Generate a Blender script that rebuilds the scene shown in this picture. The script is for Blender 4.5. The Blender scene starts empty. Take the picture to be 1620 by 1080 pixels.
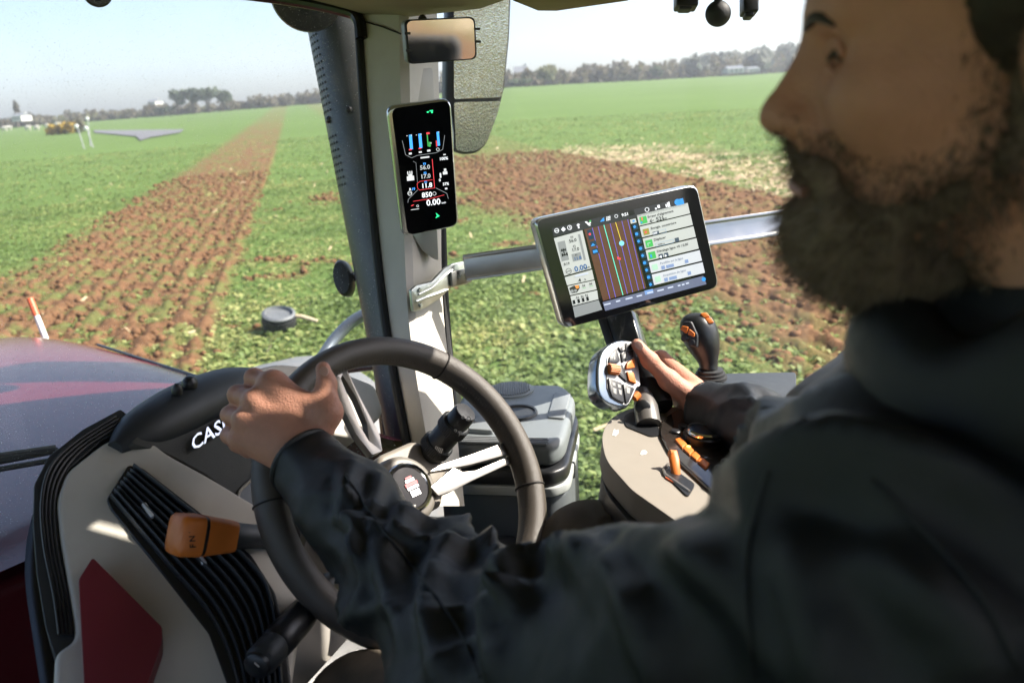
import bpy, bmesh, math, random
import numpy as np
from mathutils import Vector, Matrix
random.seed(7); RNG = np.random.default_rng(7)
SC = bpy.context.scene; COL = SC.collection
# ------------------------------------------------------------------ camera
FPX = 1350.0; CAMH = 2.8
PITCH = math.radians(16.2); ROLL = math.radians(3.6)
fw = np.array([0, math.cos(PITCH), -math.sin(PITCH)])
_r0 = np.array([1.0, 0, 0]); _u0 = np.array([0, math.sin(PITCH), math.cos(PITCH)])
CR = _r0*math.cos(ROLL) - _u0*math.sin(ROLL)
CU = _u0*math.cos(ROLL) + _r0*math.sin(ROLL)
C0 = np.array([0, 0, CAMH])
cam = bpy.data.cameras.new('camera'); camo = bpy.data.objects.new('camera', cam); COL.objects.link(camo)
cam.sensor_width = 36; cam.lens = 36*FPX/1620; cam.clip_start = 0.02; cam.clip_end = 5000
camo.matrix_world = Matrix(((CR[0], CU[0], -fw[0], 0), (CR[1], CU[1], -fw[1], 0), (CR[2], CU[2], -fw[2], CAMH), (0, 0, 0, 1)))
cam.dof.use_dof = True; cam.dof.focus_distance = 1.42; cam.dof.aperture_fstop = 5.6
SC.camera = camo
# ------------------------------------------------------------------ sky, sun, exposure
SUN_AZ = math.radians(84); SUN_EL = math.radians(43)
w = bpy.data.worlds.new('World'); SC.world = w; w.use_nodes = True
nt = w.node_tree; nt.nodes.clear()
sky = nt.nodes.new('ShaderNodeTexSky'); sky.sky_type = 'NISHITA'; sky.sun_disc = False
sky.sun_elevation = SUN_EL; sky.sun_rotation = SUN_AZ; sky.air_density = 0.7; sky.dust_density = 2.0; sky.ozone_density = 1.0
bg = nt.nodes.new('ShaderNodeBackground'); bg.inputs[1].default_value = 0.11
wo = nt.nodes.new('ShaderNodeOutputWorld'); nt.links.new(sky.outputs[0], bg.inputs[0]); nt.links.new(bg.outputs[0], wo.inputs[0])
sl = bpy.data.lights.new('sun', 'SUN'); sl.energy = 4.5; sl.angle = math.radians(0.5); sl.color = (1.0, 0.93, 0.82)
so = bpy.data.objects.new('sun', sl); COL.objects.link(so)
_sd = Vector((math.sin(SUN_AZ)*math.cos(SUN_EL), math.cos(SUN_AZ)*math.cos(SUN_EL), math.sin(SUN_EL)))
so.rotation_euler = _sd.to_track_quat('Z', 'Y').to_euler(); so.location = (20, 10, 20)
SC.view_settings.view_transform = 'Standard'; SC.view_settings.look = 'None'; SC.view_settings.gamma = 1.0
SC.view_settings.exposure = 1.5; SC.view_settings.use_curve_mapping = False
SC.cycles.max_bounces = 8; SC.cycles.transparent_max_bounces = 12; SC.cycles.caustics_reflective = False; SC.cycles.caustics_refractive = False

# ------------------------------------------------------------------ helpers
def ray(x, y): return fw + CR*(x-810)/FPX + CU*(540-y)/FPX
def P(x, y, d): return C0 + ray(x, y)*d
def nrm(v): v = np.asarray(v, float); return v/np.linalg.norm(v)
UP = np.array([0, 0, 1.0]); TH = math.radians(46)
FWD = np.array([-math.sin(TH), math.cos(TH), 0]); RGT = np.array([math.cos(TH), math.sin(TH), 0])
class Plane:
    def __init__(s, o, n):
        s.o = np.asarray(o, float); s.n = nrm(n)
        if s.n @ (C0-s.o) < 0: s.n = -s.n
    def hit(s, x, y, off=0.0):
        r = ray(x, y); t = ((s.o-C0) @ s.n)/(r @ s.n); return C0 + r*t + s.n*off
def plane3(a, b, c):
    a, b, c = P(*a), P(*b), P(*c); return Plane(a, np.cross(b-a, c-a))
def rnd(pts, r, seg=5):
    out = []; n = len(pts)
    for i, q in enumerate(pts):
        rr = q[2] if len(q) > 2 else r
        p = np.array(q[:2], float); a = np.array(pts[i-1][:2], float); b = np.array(pts[(i+1) % n][:2], float)
        la, lb = np.linalg.norm(a-p), np.linalg.norm(b-p); k = min(rr, la*.48, lb*.48)
        p0 = p+(a-p)/la*k; p1 = p+(b-p)/lb*k
        for j in range(seg+1):
            t = j/seg; out.append(tuple((1-t)**2*p0+2*t*(1-t)*p+t*t*p1))
    return out
MATS = {}
def M(name, col, rough=.5, metal=0, var=.1, vs=30, bump=0, bs=300, coat=0, emit=None, es=0, spec=.5, dirt=0, aniso=None, sss=0):
    if name in MATS: return MATS[name]
    m = bpy.data.materials.new(name); m.use_nodes = True; n = m.node_tree; b = n.nodes['Principled BSDF']; L = n.links.new
    b.inputs['Roughness'].default_value = rough; b.inputs['Metallic'].default_value = metal
    b.inputs['Specular IOR Level'].default_value = spec; b.inputs['Coat Weight'].default_value = coat
    b.inputs['Coat Roughness'].default_value = .06
    if sss:
        b.inputs['Subsurface Weight'].default_value = sss; b.inputs['Subsurface Radius'].default_value = (1, .35, .2); b.inputs['Subsurface Scale'].default_value = .006
    g = n.nodes.new('ShaderNodeNewGeometry')
    t = n.nodes.new('ShaderNodeTexNoise'); t.inputs['Scale'].default_value = vs; t.inputs['Detail'].default_value = 5; L(g.outputs['Position'], t.inputs['Vector'])
    mx = n.nodes.new('ShaderNodeMix'); mx.data_type = 'RGBA'; L(t.outputs[0], mx.inputs[0])
    mx.inputs[6].default_value = tuple(c*(1-var) for c in col)+(1,); mx.inputs[7].default_value = tuple(min(1, c*(1+var)) for c in col)+(1,)
    outc = mx.outputs[2]
    if dirt:
        t2 = n.nodes.new('ShaderNodeTexNoise'); t2.inputs['Scale'].default_value = 9; t2.inputs['Detail'].default_value = 8; t2.inputs['Roughness'].default_value = .7
        L(g.outputs['Position'], t2.inputs['Vector'])
        cr = n.nodes.new('ShaderNodeMapRange'); cr.inputs[1].default_value = .48; cr.inputs[2].default_value = .8; cr.inputs[4].default_value = dirt; L(t2.outputs[0], cr.inputs[0])
        m2 = n.nodes.new('ShaderNodeMix'); m2.data_type = 'RGBA'; L(cr.outputs[0], m2.inputs[0]); L(outc, m2.inputs[6]); m2.inputs[7].default_value = (.32, .25, .18, 1); outc = m2.outputs[2]
    L(outc, b.inputs['Base Color'])
    rm = n.nodes.new('ShaderNodeMapRange'); rm.inputs[3].default_value = max(0, rough-.07); rm.inputs[4].default_value = min(1, rough+.09)
    t3 = n.nodes.new('ShaderNodeTexNoise'); t3.inputs['Scale'].default_value = 45; t3.inputs['Detail'].default_value = 6; L(g.outputs['Position'], t3.inputs['Vector'])
    L(t3.outputs[0], rm.inputs[0]); L(rm.outputs[0], b.inputs['Roughness'])
    if bump:
        tb = n.nodes.new('ShaderNodeTexNoise'); tb.inputs['Scale'].default_value = bs; tb.inputs['Detail'].default_value = 3; L(g.outputs['Position'], tb.inputs['Vector'])
        bn = n.nodes.new('ShaderNodeBump'); bn.inputs['Strength'].default_value = bump; bn.inputs['Distance'].default_value = .002; L(tb.outputs[0], bn.inputs['Height']); L(bn.outputs[0], b.inputs['Normal'])
    if emit: b.inputs['Emission Color'].default_value = emit+(1,); b.inputs['Emission Strength'].default_value = es
    MATS[name] = m; return m
def tag(o, label=None, cat=None, group=None, kind=None):
    if label: o['label'] = label
    if cat: o['category'] = cat
    if group: o['group'] = group
    if kind: o['kind'] = kind
    return o
def empty(name, loc, label=None, cat=None, group=None):
    o = bpy.data.objects.new(name, None); COL.objects.link(o); o.location = Vector(loc); o.empty_display_size = .05
    o['_m'] = 0; del o['_m']
    return tag(o, label, cat, group)
def link(name, me, mat, parent=None, smooth=True, bevel=0, seg=2, ang=35, weld=False):
    if mat is not None: me.materials.append(mat)
    o = bpy.data.objects.new(name, me); COL.objects.link(o)
    if smooth: me.shade_smooth()
    if parent is not None:
        o.parent = parent
        o.matrix_parent_inverse = Matrix.Translation(parent.location).inverted() if parent.parent is None else Matrix.Translation(parent.parent.location).inverted()
        if parent.type == 'MESH': o.matrix_parent_inverse = Matrix.Identity(4)
    if bevel:
        b = o.modifiers.new('bevel', 'BEVEL'); b.width = bevel; b.segments = seg; b.limit_method = 'ANGLE'; b.angle_limit = math.radians(ang); b.harden_normals = False
    elif smooth:
        try: me.set_sharp_from_angle(angle=math.radians(ang))
        except Exception: pass
    return o
def mesh(name, V, F, mat, parent=None, **k):
    me = bpy.data.meshes.new(name); me.from_pydata([tuple(map(float, v)) for v in V], [], F); me.update()
    return link(name, me, mat, parent, **k)
def npmesh(name, V, F, mat, parent=None, **k):      # numpy triangles or quads
    me = bpy.data.meshes.new(name); V = np.asarray(V, np.float32); F = np.asarray(F, np.int32); n = F.shape[1]
    me.vertices.add(len(V)); me.vertices.foreach_set('co', V.ravel()); me.loops.add(F.size); me.loops.foreach_set('vertex_index', F.ravel())
    me.polygons.add(len(F)); me.polygons.foreach_set('loop_start', np.arange(0, F.size, n, dtype=np.int32)); me.update(calc_edges=True); me.validate()
    return link(name, me, mat, parent, **k)
def fattr(o, name, vals):
    a = o.data.attributes.new(name, 'FLOAT', 'POINT'); a.data.foreach_set('value', np.asarray(vals, np.float32))
def prism_data(front, back, base=0):
    n = len(front); V = list(front)+list(back)
    F = [tuple(base+i for i in range(n)), tuple(base+n+i for i in reversed(range(n)))]
    F += [(base+i, base+n+i, base+n+(i+1) % n, base+(i+1) % n) for i in range(n)]
    return V, F
def fixn(me):
    bm = bmesh.new(); bm.from_mesh(me); bmesh.ops.recalc_face_normals(bm, faces=bm.faces); bm.to_mesh(me); bm.free()
def plate(name, polys, pl, t0, t1, mat, parent=None, bevel=0, r=0, seg=2, direction=None, smooth=True):
    """solid prisms whose outlines lie on plane pl, from offset t0 (back) to t1 (front)"""
    if not isinstance(polys[0], list): polys = [polys]
    V, F = [], []
    for q in polys:
        q = rnd(q, r) if r else [p[:2] for p in q]
        if direction is None: fr = [pl.hit(x, y, t1) for x, y in q]; bk = [pl.hit(x, y, t0) for x, y in q]
        else: fr = [pl.hit(x, y)+direction*t1 for x, y in q]; bk = [pl.hit(x, y)+direction*t0 for x, y in q]
        v, f = prism_data(fr, bk, len(V)); V += v; F += f
    me = bpy.data.meshes.new(name); me.from_pydata([tuple(v) for v in V], [], F); fixn(me); me.update()
    return link(name, me, mat, parent, bevel=bevel, seg=seg, smooth=smooth)
def flat(name, polys, pl, off, mat, parent=None, ppl=None):
    V, F = [], []
    for q in polys:
        b = len(V); V += [pl.hit(x, y, off) for x, y in q]; F.append(tuple(range(b, b+len(q))))
    me = bpy.data.meshes.new(name); me.from_pydata([tuple(v) for v in V], [], F); me.update()
    o = link(name, me, mat, parent, smooth=False); return o
def catmull(pts, n=8, closed=False):
    pts = [np.asarray(p, float) for p in pts]; out = []; m = len(pts)
    for i in range(m if closed else m-1):
        if closed: a, b, c, d = pts[i-1], pts[i], pts[(i+1) % m], pts[(i+2) % m]
        else: a, b, c, d = pts[max(i-1, 0)], pts[i], pts[i+1], pts[min(i+2, m-1)]
        for j in range(n):
            t = j/n; out.append(.5*(2*b+(c-a)*t+(2*a-5*b+4*c-d)*t*t+(3*b-3*c+d-a)*t**3))
    if not closed: out.append(pts[-1])
    return out
def tube_data(pts, rad, seg=12, closed=False, sx=1, sy=1, up=None, base=0):
    pts = [np.asarray(p, float) for p in pts]; n = len(pts)
    rad = np.interp(np.linspace(0, 1, n), np.linspace(0, 1, len(rad)), rad) if hasattr(rad, '__len__') else [rad]*n
    V = []; F = []; nv = None
    for i in range(n):
        t = (pts[(i+1) % n]-pts[i-1]) if closed else (pts[min(i+1, n-1)]-pts[max(i-1, 0)])
        t = nrm(t)
        if up is not None: nv = nrm(np.asarray(up)-t*(np.asarray(up) @ t))
        elif nv is None:
            a = UP if abs(t[2]) < .9 else np.array([1., 0, 0]); nv = nrm(np.cross(t, a))
        else: nv = nrm(nv-t*(nv @ t))
        bv = np.cross(t, nv)
        for j in range(seg):
            a = 2*math.pi*j/seg; V.append(pts[i]+rad[i]*(math.cos(a)*nv*sx+math.sin(a)*bv*sy))
    for i in range(n if closed else n-1):
        for j in range(seg):
            k = (i+1) % n; F.append((base+i*seg+j, base+i*seg+(j+1) % seg, base+k*seg+(j+1) % seg, base+k*seg+j))
    if not closed:
        F.append(tuple(base+j for j in reversed(range(seg)))); F.append(tuple(base+(n-1)*seg+j for j in range(seg)))
    return V, F
def tube(name, pts, rad, mat, parent=None, **k):
    lk = {a: k.pop(a) for a in ('bevel', 'ang') if a in k}
    V, F = tube_data(pts, rad, **k); return mesh(name, V, F, mat, parent, **lk)
def tubes(name, lst, mat, parent=None, **k):
    V, F = [], []
    for pts, rad in lst:
        v, f = tube_data(pts, rad, base=len(V), **k); V += v; F += f
    return mesh(name, V, F, mat, parent)
def lathe(name, o, ax, prof, mat, parent=None, seg=32, ex=None, sx=1, sy=1, ang=35):
    """prof: list of (radius, height along ax)"""
    ax = nrm(ax); a = ex if ex is not None else (UP if abs(ax[2]) < .9 else np.array([1., 0, 0])); a = nrm(a-ax*(np.asarray(a) @ ax)); b = np.cross(ax, a)
    V, F = [], []; n = len(prof)
    for r, h in prof:
        for j in range(seg):
            t = 2*math.pi*j/seg; V.append(np.asarray(o)+ax*h+max(r, 1e-5)*(math.cos(t)*a*sx+math.sin(t)*b*sy))
    for i in range(n-1):
        for j in range(seg): F.append((i*seg+j, i*seg+(j+1) % seg, (i+1)*seg+(j+1) % seg, (i+1)*seg+j))
    F.append(tuple(reversed(range(seg)))); F.append(tuple((n-1)*seg+j for j in range(seg)))
    me = bpy.data.meshes.new(name); me.from_pydata([tuple(v) for v in V], [], F); fixn(me)
    return link(name, me, mat, parent, ang=ang)
def obox(name, c, ex, ey, ez, mat, parent=None, bevel=.004, seg=3):
    c, ex, ey, ez = map(np.asarray, (c, ex, ey, ez)); V = []
    for sz in (-1, 1):
        for sx, sy in ((-1, -1), (1, -1), (1, 1), (-1, 1)): V.append(c+ex*sx+ey*sy+ez*sz)
    F = [(3, 2, 1, 0), (4, 5, 6, 7)]+[(i, (i+1) % 4, 4+(i+1) % 4, 4+i) for i in range(4)]
    me = bpy.data.meshes.new(name); me.from_pydata([tuple(v) for v in V], [], F); fixn(me)
    return link(name, me, mat, parent, bevel=bevel, seg=seg)
def text_data(s, place, base, bold=.022):
    """glyph polygons of string s; place(x,y) -> world point, unit = cap height-ish"""
    cu = bpy.data.curves.new('t', 'FONT'); cu.body = s; cu.resolution_u = 2; cu.offset = bold
    ob = bpy.data.objects.new('t', cu); COL.objects.link(ob)
    dg = bpy.context.evaluated_depsgraph_get(); me = bpy.data.meshes.new_from_object(ob.evaluated_get(dg))
    V = [place(v.co.x, v.co.y) for v in me.vertices]; F = [tuple(base+i for i in p.vertices) for p in me.polygons]
    bpy.data.objects.remove(ob); bpy.data.curves.remove(cu); bpy.data.meshes.remove(me)
    return V, F
def texts(name, items, pl, off, mat, parent, tr=lambda x, y: (x, y), e1=(1, 0), e2=(0, -1), solid=0):
    """items: (string, x, y, size) in picture units through tr; e1/e2 writing directions"""
    V, F = [], []
    for it in items:
        s, x, y, sz = it[:4]; a1 = it[4] if len(it) > 4 else e1; a2 = it[5] if len(it) > 5 else e2
        v, f = text_data(s, lambda gx, gy: pl.hit(*tr(x+sz*(gx*a1[0]+gy*a2[0]), y+sz*(gx*a1[1]+gy*a2[1])), off), len(V)); V += v; F += f
    me = bpy.data.meshes.new(name); me.from_pydata([tuple(v) for v in V], [], F); me.update()
    o = link(name, me, mat, parent, smooth=False)
    if solid:
        md = o.modifiers.new('solid', 'SOLIDIFY'); md.thickness = solid; md.offset = 0
    return o
def cut_box(o, lo, hi):
    c = obox('cutter', (np.asarray(lo)+hi)/2, ((hi[0]-lo[0])/2, 0, 0), (0, (hi[1]-lo[1])/2, 0), (0, 0, (hi[2]-lo[2])/2), None, None, bevel=0)
    for m in list(o.modifiers): o.modifiers.remove(m)
    b = o.modifiers.new('cut', 'BOOLEAN'); b.object = c; b.operation = 'DIFFERENCE'; b.solver = 'EXACT'
    me = bpy.data.meshes.new_from_object(o.evaluated_get(bpy.context.evaluated_depsgraph_get())); o.modifiers.clear(); o.data = me
    bpy.data.objects.remove(c)
# value noise
def _hash(ix, iy, iz):
    h = (ix*374761393+iy*668265263+iz*2147483647) & 0xffffffff
    h = ((h ^ (h >> 13))*1274126177) & 0xffffffff
    return ((h ^ (h >> 16)) & 0xffff)/65535.0
def vnoise(x, y, z=0.0):
    x, y, z = np.broadcast_arrays(np.asarray(x, float), np.asarray(y, float), np.asarray(z, float))
    ix, iy, iz = np.floor(x).astype(np.int64), np.floor(y).astype(np.int64), np.floor(z).astype(np.int64)
    fx, fy, fz = x-ix, y-iy, z-iz
    fx, fy, fz = [q*q*(3-2*q) for q in (fx, fy, fz)]
    r = 0
    for a in (0, 1):
        for b in (0, 1):
            for c in (0, 1):
                r = r+_hash(ix+a, iy+b, iz+c)*(fx if a else 1-fx)*(fy if b else 1-fy)*(fz if c else 1-fz)
    return r
def fbm(x, y, z=0.0, o=4):
    r = 0; a = .5; s = 0
    for i in range(o): r = r+a*vnoise(np.asarray(x)*2**i+i*17.3, np.asarray(y)*2**i+i*5.1, np.asarray(z)*2**i); s += a; a *= .5
    return r/s
def sstep(a, b, x): t = np.clip((x-a)/(b-a), 0, 1); return t*t*(3-2*t)
# signed distance + surface nets
def surface_nets(sdf, lo, hi, h):
    lo = np.asarray(lo, float); n = np.ceil((np.asarray(hi)-lo)/h).astype(int)+1
    xs = [lo[i]+h*np.arange(n[i]) for i in range(3)]
    X, Y, Z = np.meshgrid(*xs, indexing='ij'); D = sdf(X.astype(np.float32), Y.astype(np.float32), Z.astype(np.float32))
    s = D < 0; cs = np.zeros(tuple(n-1), int)
    acc = np.zeros(tuple(n-1)+(3,)); cnt = np.zeros(tuple(n-1))
    def sub(a, o): return a[o[0]:o[0]+n[0]-1, o[1]:o[1]+n[1]-1, o[2]:o[2]+n[2]-1]
    for ax in range(3):
        o1, o2 = [i for i in range(3) if i != ax]
        for a in (0, 1):
            for b in (0, 1):
                p = [0, 0, 0]; p[o1] = a; p[o2] = b; q = list(p); q[ax] = 1
                d0, d1 = sub(D, p), sub(D, q); cr = (d0 < 0) != (d1 < 0)
                t = np.where(cr, d0/np.where(cr, d0-d1, 1), 0)
                off = np.zeros(3); off[o1] = a; off[o2] = b
                for k in range(3): acc[..., k] += np.where(cr, t if k == ax else off[k], 0)
                cnt += cr
    m = cnt > 0; idx = -np.ones(m.shape, int); idx[m] = np.arange(m.sum())
    I = np.argwhere(m); V = lo+h*(I+acc[m]/cnt[m][:, None]); F = []
    for ax in range(3):
        o1, o2 = (ax+1) % 3, (ax+2) % 3
        sl0 = [slice(1, -1)]*3; sl0[ax] = slice(0, -1); sl1 = [slice(1, -1)]*3; sl1[ax] = slice(1, None)
        A, B = s[tuple(sl0)], s[tuple(sl1)]; cr = np.argwhere(A != B); ins = A[A != B]
        off = np.ones(3, int); off[ax] = 0; c = cr+off
        def g(da, db):
            q = c.copy(); q[:, o1] -= da; q[:, o2] -= db; return idx[q[:, 0], q[:, 1], q[:, 2]]
        f = np.stack([g(1, 1), g(0, 1), g(0, 0), g(1, 0)], 1)
        f[~ins] = f[~ins][:, ::-1]; F.append(f)
    F = np.concatenate(F); return V, F[(F >= 0).all(1)]
def smin(a, b, k): h = np.clip(.5+.5*(b-a)/k, 0, 1); return b*(1-h)+a*h-k*h*(1-h)
def smax(a, b, k): return -smin(-a, -b, k)
def caps(X, Y, Z, a, b, r1, r2):
    a, b = np.asarray(a), np.asarray(b); ba = b-a; L2 = ba @ ba
    t = np.clip(((X-a[0])*ba[0]+(Y-a[1])*ba[1]+(Z-a[2])*ba[2])/L2, 0, 1)
    return np.sqrt((X-a[0]-t*ba[0])**2+(Y-a[1]-t*ba[1])**2+(Z-a[2]-t*ba[2])**2)-(r1+(r2-r1)*t)
def elli(X, Y, Z, c, r):
    k = np.sqrt(((X-c[0])/r[0])**2+((Y-c[1])/r[1])**2+((Z-c[2])/r[2])**2); return (k-1)*min(r)
# ================================================================== SETTING: field, far country
ROW = math.radians(-13.0); RN = (math.cos(ROW), -math.sin(ROW)); RD = (math.sin(ROW), math.cos(ROW))
_bx = [0, 250, 500, 650, 810, 1000, 1250, 1500]; _by = [203, 184, 164, 152, 137, 128, 114, 100]; _bd = [310, 300, 290, 270, 240, 260, 320, 330]
_az, _zt, _dd = [], [], []
for x_, y_, d_ in zip(_bx, _by, _bd):
    r_ = ray(x_, y_); hh = math.hypot(r_[0], r_[1]); _az.append(math.atan2(r_[0], r_[1])); _zt.append(CAMH+d_*r_[2]/hh); _dd.append(d_)
def terrain(x, y):
    d = np.hypot(x, y); az = np.arctan2(x, y)
    z = np.interp(az, _az, _zt); D = np.interp(az, _az, _dd)
    return z*np.clip((d-45)/(D-45), 0, 1.15)**1.1
def ghit(px, py):
    r = ray(px, py); t = np.linspace(2, 700, 60000)
    q = C0[None]+r[None]*t[:, None]; z = terrain(q[:, 0], q[:, 1]); k = np.argmax(q[:, 2] < z)
    return q[k] if k > 0 else C0+r*300
def masks(x, y):
    s = x*RN[0]+y*RN[1]; l = x*RD[0]+y*RD[1]; d = np.hypot(x, y)
    wob = (fbm(x*.7, y*.7)-.5)*.9
    s1 = sstep(-6.2, -4.9, s+wob*.9)*(1-sstep(-1.5, -1.2, s+wob*.25))*(1-.6*sstep(30, 180, l))
    s2 = sstep(3.4, 5.4, s+wob*2.2)*(1-sstep(11.1, 11.5, s+(l-20)*-.035+wob*.25))*(1-.7*sstep(28, 50, l))
    straw = sstep(11.0, 11.6, s+(l-20)*-.035)*(1-sstep(14.5, 18.5, s+wob*3))*(1-sstep(32, 46, l+wob*8))
    n = fbm(x*1.6+9, y*1.6, o=3)
    weeds = sstep(.48, .62, fbm(x*3.6, y*3.6+4, o=3))
    soil = np.clip(s1*(1-.58*weeds)+s2*(1-.3*weeds), 0, 1)
    gap = sstep(.63, .74, fbm(x*1.1+40, y*1.1, o=3))*(d < 30)*.75
    near = ((s > -1.3) & (s < 5.0))
    soil = np.maximum(soil, gap*near)
    return soil, np.clip(straw*sstep(.36, .6, n+.1), 0, 1), s1, s2, s
def relief(x, y, soil, s1, s2, s):
    rows = (np.abs(((s/.34) % 1)-.5)*2)
    rows = (1-rows)**1.5*.07*np.clip(s1+s2, 0, 1)*(.4+.9*fbm(x*2.2, y*2.2, o=2))
    cl = (fbm(x*7, y*7, o=3)-.45)*.11*np.clip(soil*1.3, 0, 1)+(fbm(x*16, y*16, 3.0, o=2)-.5)*.05*np.clip(soil*1.2, 0, 1)
    gr = (fbm(x*5, y*5, 9.0, o=3)-.5)*.05
    d = np.hypot(x, y); return (rows+cl+gr)*(1-sstep(30, 90, d))
# ---- ground sheet
azs = np.concatenate([np.radians(np.linspace(-48, 40, 620)), np.radians(np.linspace(40, 312, 80))[1:-1]])
rs = np.concatenate([[.4, 2.0], 3.0*1.0125**np.arange(0, 375), np.geomspace(330, 690, 14)])
A, Rr = np.meshgrid(azs, rs, indexing='ij'); gx, gy = Rr*np.sin(A), Rr*np.cos(A)
soil, straw, s1, s2, ss = masks(gx, gy); gz = terrain(gx, gy)+relief(gx, gy, soil, s1, s2, ss)
nA, nR = A.shape; V = np.stack([gx, gy, gz], -1).reshape(-1, 3)
i, j = np.meshgrid(np.arange(nA), np.arange(nR-1), indexing='ij'); k = (i+1) % nA
F = np.stack([i*nR+j, k*nR+j, k*nR+j+1, i*nR+j+1], -1).reshape(-1, 4)[:, ::-1]
V = np.concatenate([V, [[0, 0, 0]]]); 
def ground_mat():
    m = bpy.data.materials.new('field_soil_and_crop'); m.use_nodes = True; n = m.node_tree; L = n.links.new; b = n.nodes['Principled BSDF']
    b.inputs['Roughness'].default_value = .95; b.inputs['Specular IOR Level'].default_value = .1
    g = n.nodes.new('ShaderNodeNewGeometry')
    def noise(s, d=6, r=.6):
        t = n.nodes.new('ShaderNodeTexNoise'); t.inputs['Scale'].default_value = s; t.inputs['Detail'].default_value = d; t.inputs['Roughness'].default_value = r; L(g.outputs['Position'], t.inputs['Vector']); return t.outputs[0]
    def ramp(src, a, ca, bb, cb):
        r = n.nodes.new('ShaderNodeValToRGB'); L(src, r.inputs[0]); r.color_ramp.elements[0].position = a; r.color_ramp.elements[0].color = ca+(1,); r.color_ramp.elements[1].position = bb; r.color_ramp.elements[1].color = cb+(1,); return r.outputs[0]
    def mix(fac, a, bb):
        x = n.nodes.new('ShaderNodeMix'); x.data_type = 'RGBA'; L(fac, x.inputs[0]); L(a, x.inputs[6]); L(bb, x.inputs[7]); return x.outputs[2]
    def attr(nm): a = n.nodes.new('ShaderNodeAttribute'); a.attribute_name = nm; return a.outputs['Fac']
    grass = ramp(noise(1.3, 8, .7), .3, (.07, .13, .028), .72, (.17, .25, .06))
    fine = ramp(noise(9, 8, .75), .32, (.08, .13, .03), .7, (.20, .27, .08))
    far = ramp(noise(.05, 4, .6), .3, (.055, .10, .026), .7, (.09, .15, .046))
    gm = n.nodes.new('ShaderNodeMix'); gm.data_type = 'RGBA'; gm.inputs[0].default_value = .5; L(grass, gm.inputs[6]); L(fine, gm.inputs[7])
    gm2 = n.nodes.new('ShaderNodeMix'); gm2.data_type = 'RGBA'; gm2.inputs[0].default_value = .5; L(gm.outputs[2], gm2.inputs[6]); L(far, gm2.inputs[7])
    earth = ramp(noise(6, 9, .75), .3, (.08, .039, .02), .72, (.25, .138, .072))
    st = ramp(noise(14, 8, .8), .35, (.20, .14, .08), .7, (.50, .40, .26))
    c1 = mix(attr('straw'), gm2.outputs[2], st); c2 = mix(attr('soil'), c1, earth); L(c2, b.inputs['Base Color'])
    bp = n.nodes.new('ShaderNodeBump'); bp.inputs['Strength'].default_value = .8; bp.inputs['Distance'].default_value = .05; L(noise(11, 8, .7), bp.inputs['Height']); L(bp.outputs[0], b.inputs['Normal'])
    return m
GM = ground_mat()
field = npmesh('field', V, F, GM, smooth=True, ang=180); field['kind'] = 'structure'
fattr(field, 'soil', np.append(soil.ravel(), 0)); fattr(field, 'straw', np.append(straw.ravel(), 0))
# ---- crop plants, clods, straw
def leaf_mat(name, c1, c2, c3):
    m = bpy.data.materials.new(name); m.use_nodes = True; n = m.node_tree; L = n.links.new; b = n.nodes['Principled BSDF']; b.inputs['Roughness'].default_value = .6; b.inputs['Specular IOR Level'].default_value = .3
    a = n.nodes.new('ShaderNodeAttribute'); a.attribute_name = 'tint'; r = n.nodes.new('ShaderNodeValToRGB'); L(a.outputs['Fac'], r.inputs[0])
    r.color_ramp.elements[0].color = c1+(1,); r.color_ramp.elements[1].color = c3+(1,); e = r.color_ramp.elements.new(.55); e.color = c2+(1,)
    L(r.outputs[0], b.inputs['Base Color'])
    t = n.nodes.new('ShaderNodeBsdfTranslucent'); L(r.outputs[0], t.inputs['Color']); ms = n.nodes.new('ShaderNodeMixShader'); ms.inputs[0].default_value = .4
    L(b.outputs[0], ms.inputs[1]); L(t.outputs[0], ms.inputs[2]); L(ms.outputs[0], n.nodes['Material Output'].inputs[0]); return m
def sector(n, r0, r1, p=1.0):
    az = np.radians(RNG.uniform(-40, 30, n)); r = (r0**p+(r1**p-r0**p)*RNG.random(n))**(1/p); return r*np.sin(az), r*np.cos(az), r
def leaves(cx, cy, cz, size, per, tint, flat_=.5):
    n = len(cx); cx, cy, cz, size, tint = [np.repeat(q, per) for q in (cx, cy, cz, size, tint)]; m = n*per
    a = RNG.uniform(0, 2*np.pi, m); el = RNG.uniform(.15, 1.1, m); L_ = size*RNG.uniform(.6, 1.2, m); wd = L_*RNG.uniform(.14, .3, m)
    dx, dy, dz = np.cos(a)*np.cos(el), np.sin(a)*np.cos(el), np.sin(el); px, py = -np.sin(a), np.cos(a)
    base = np.stack([cx+RNG.normal(0, .02, m), cy+RNG.normal(0, .02, m), cz], -1)
    mid = base+np.stack([dx, dy, dz], -1)*(L_*.6)[:, None]; tip = mid+np.stack([dx*1.2, dy*1.2, dz*.35-.1], -1)*(L_*.5)[:, None]
    sd = np.stack([px, py, np.zeros(m)], -1)*wd[:, None]
    V = np.stack([base, mid+sd, tip, mid-sd], 1).reshape(-1, 3); F = np.arange(4*m).reshape(-1, 4); return V, F, np.repeat(np.clip(tint+RNG.normal(0, .1, m), 0, 1), 4)
VV, FF, TT = [], [], []; nb = 0
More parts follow.
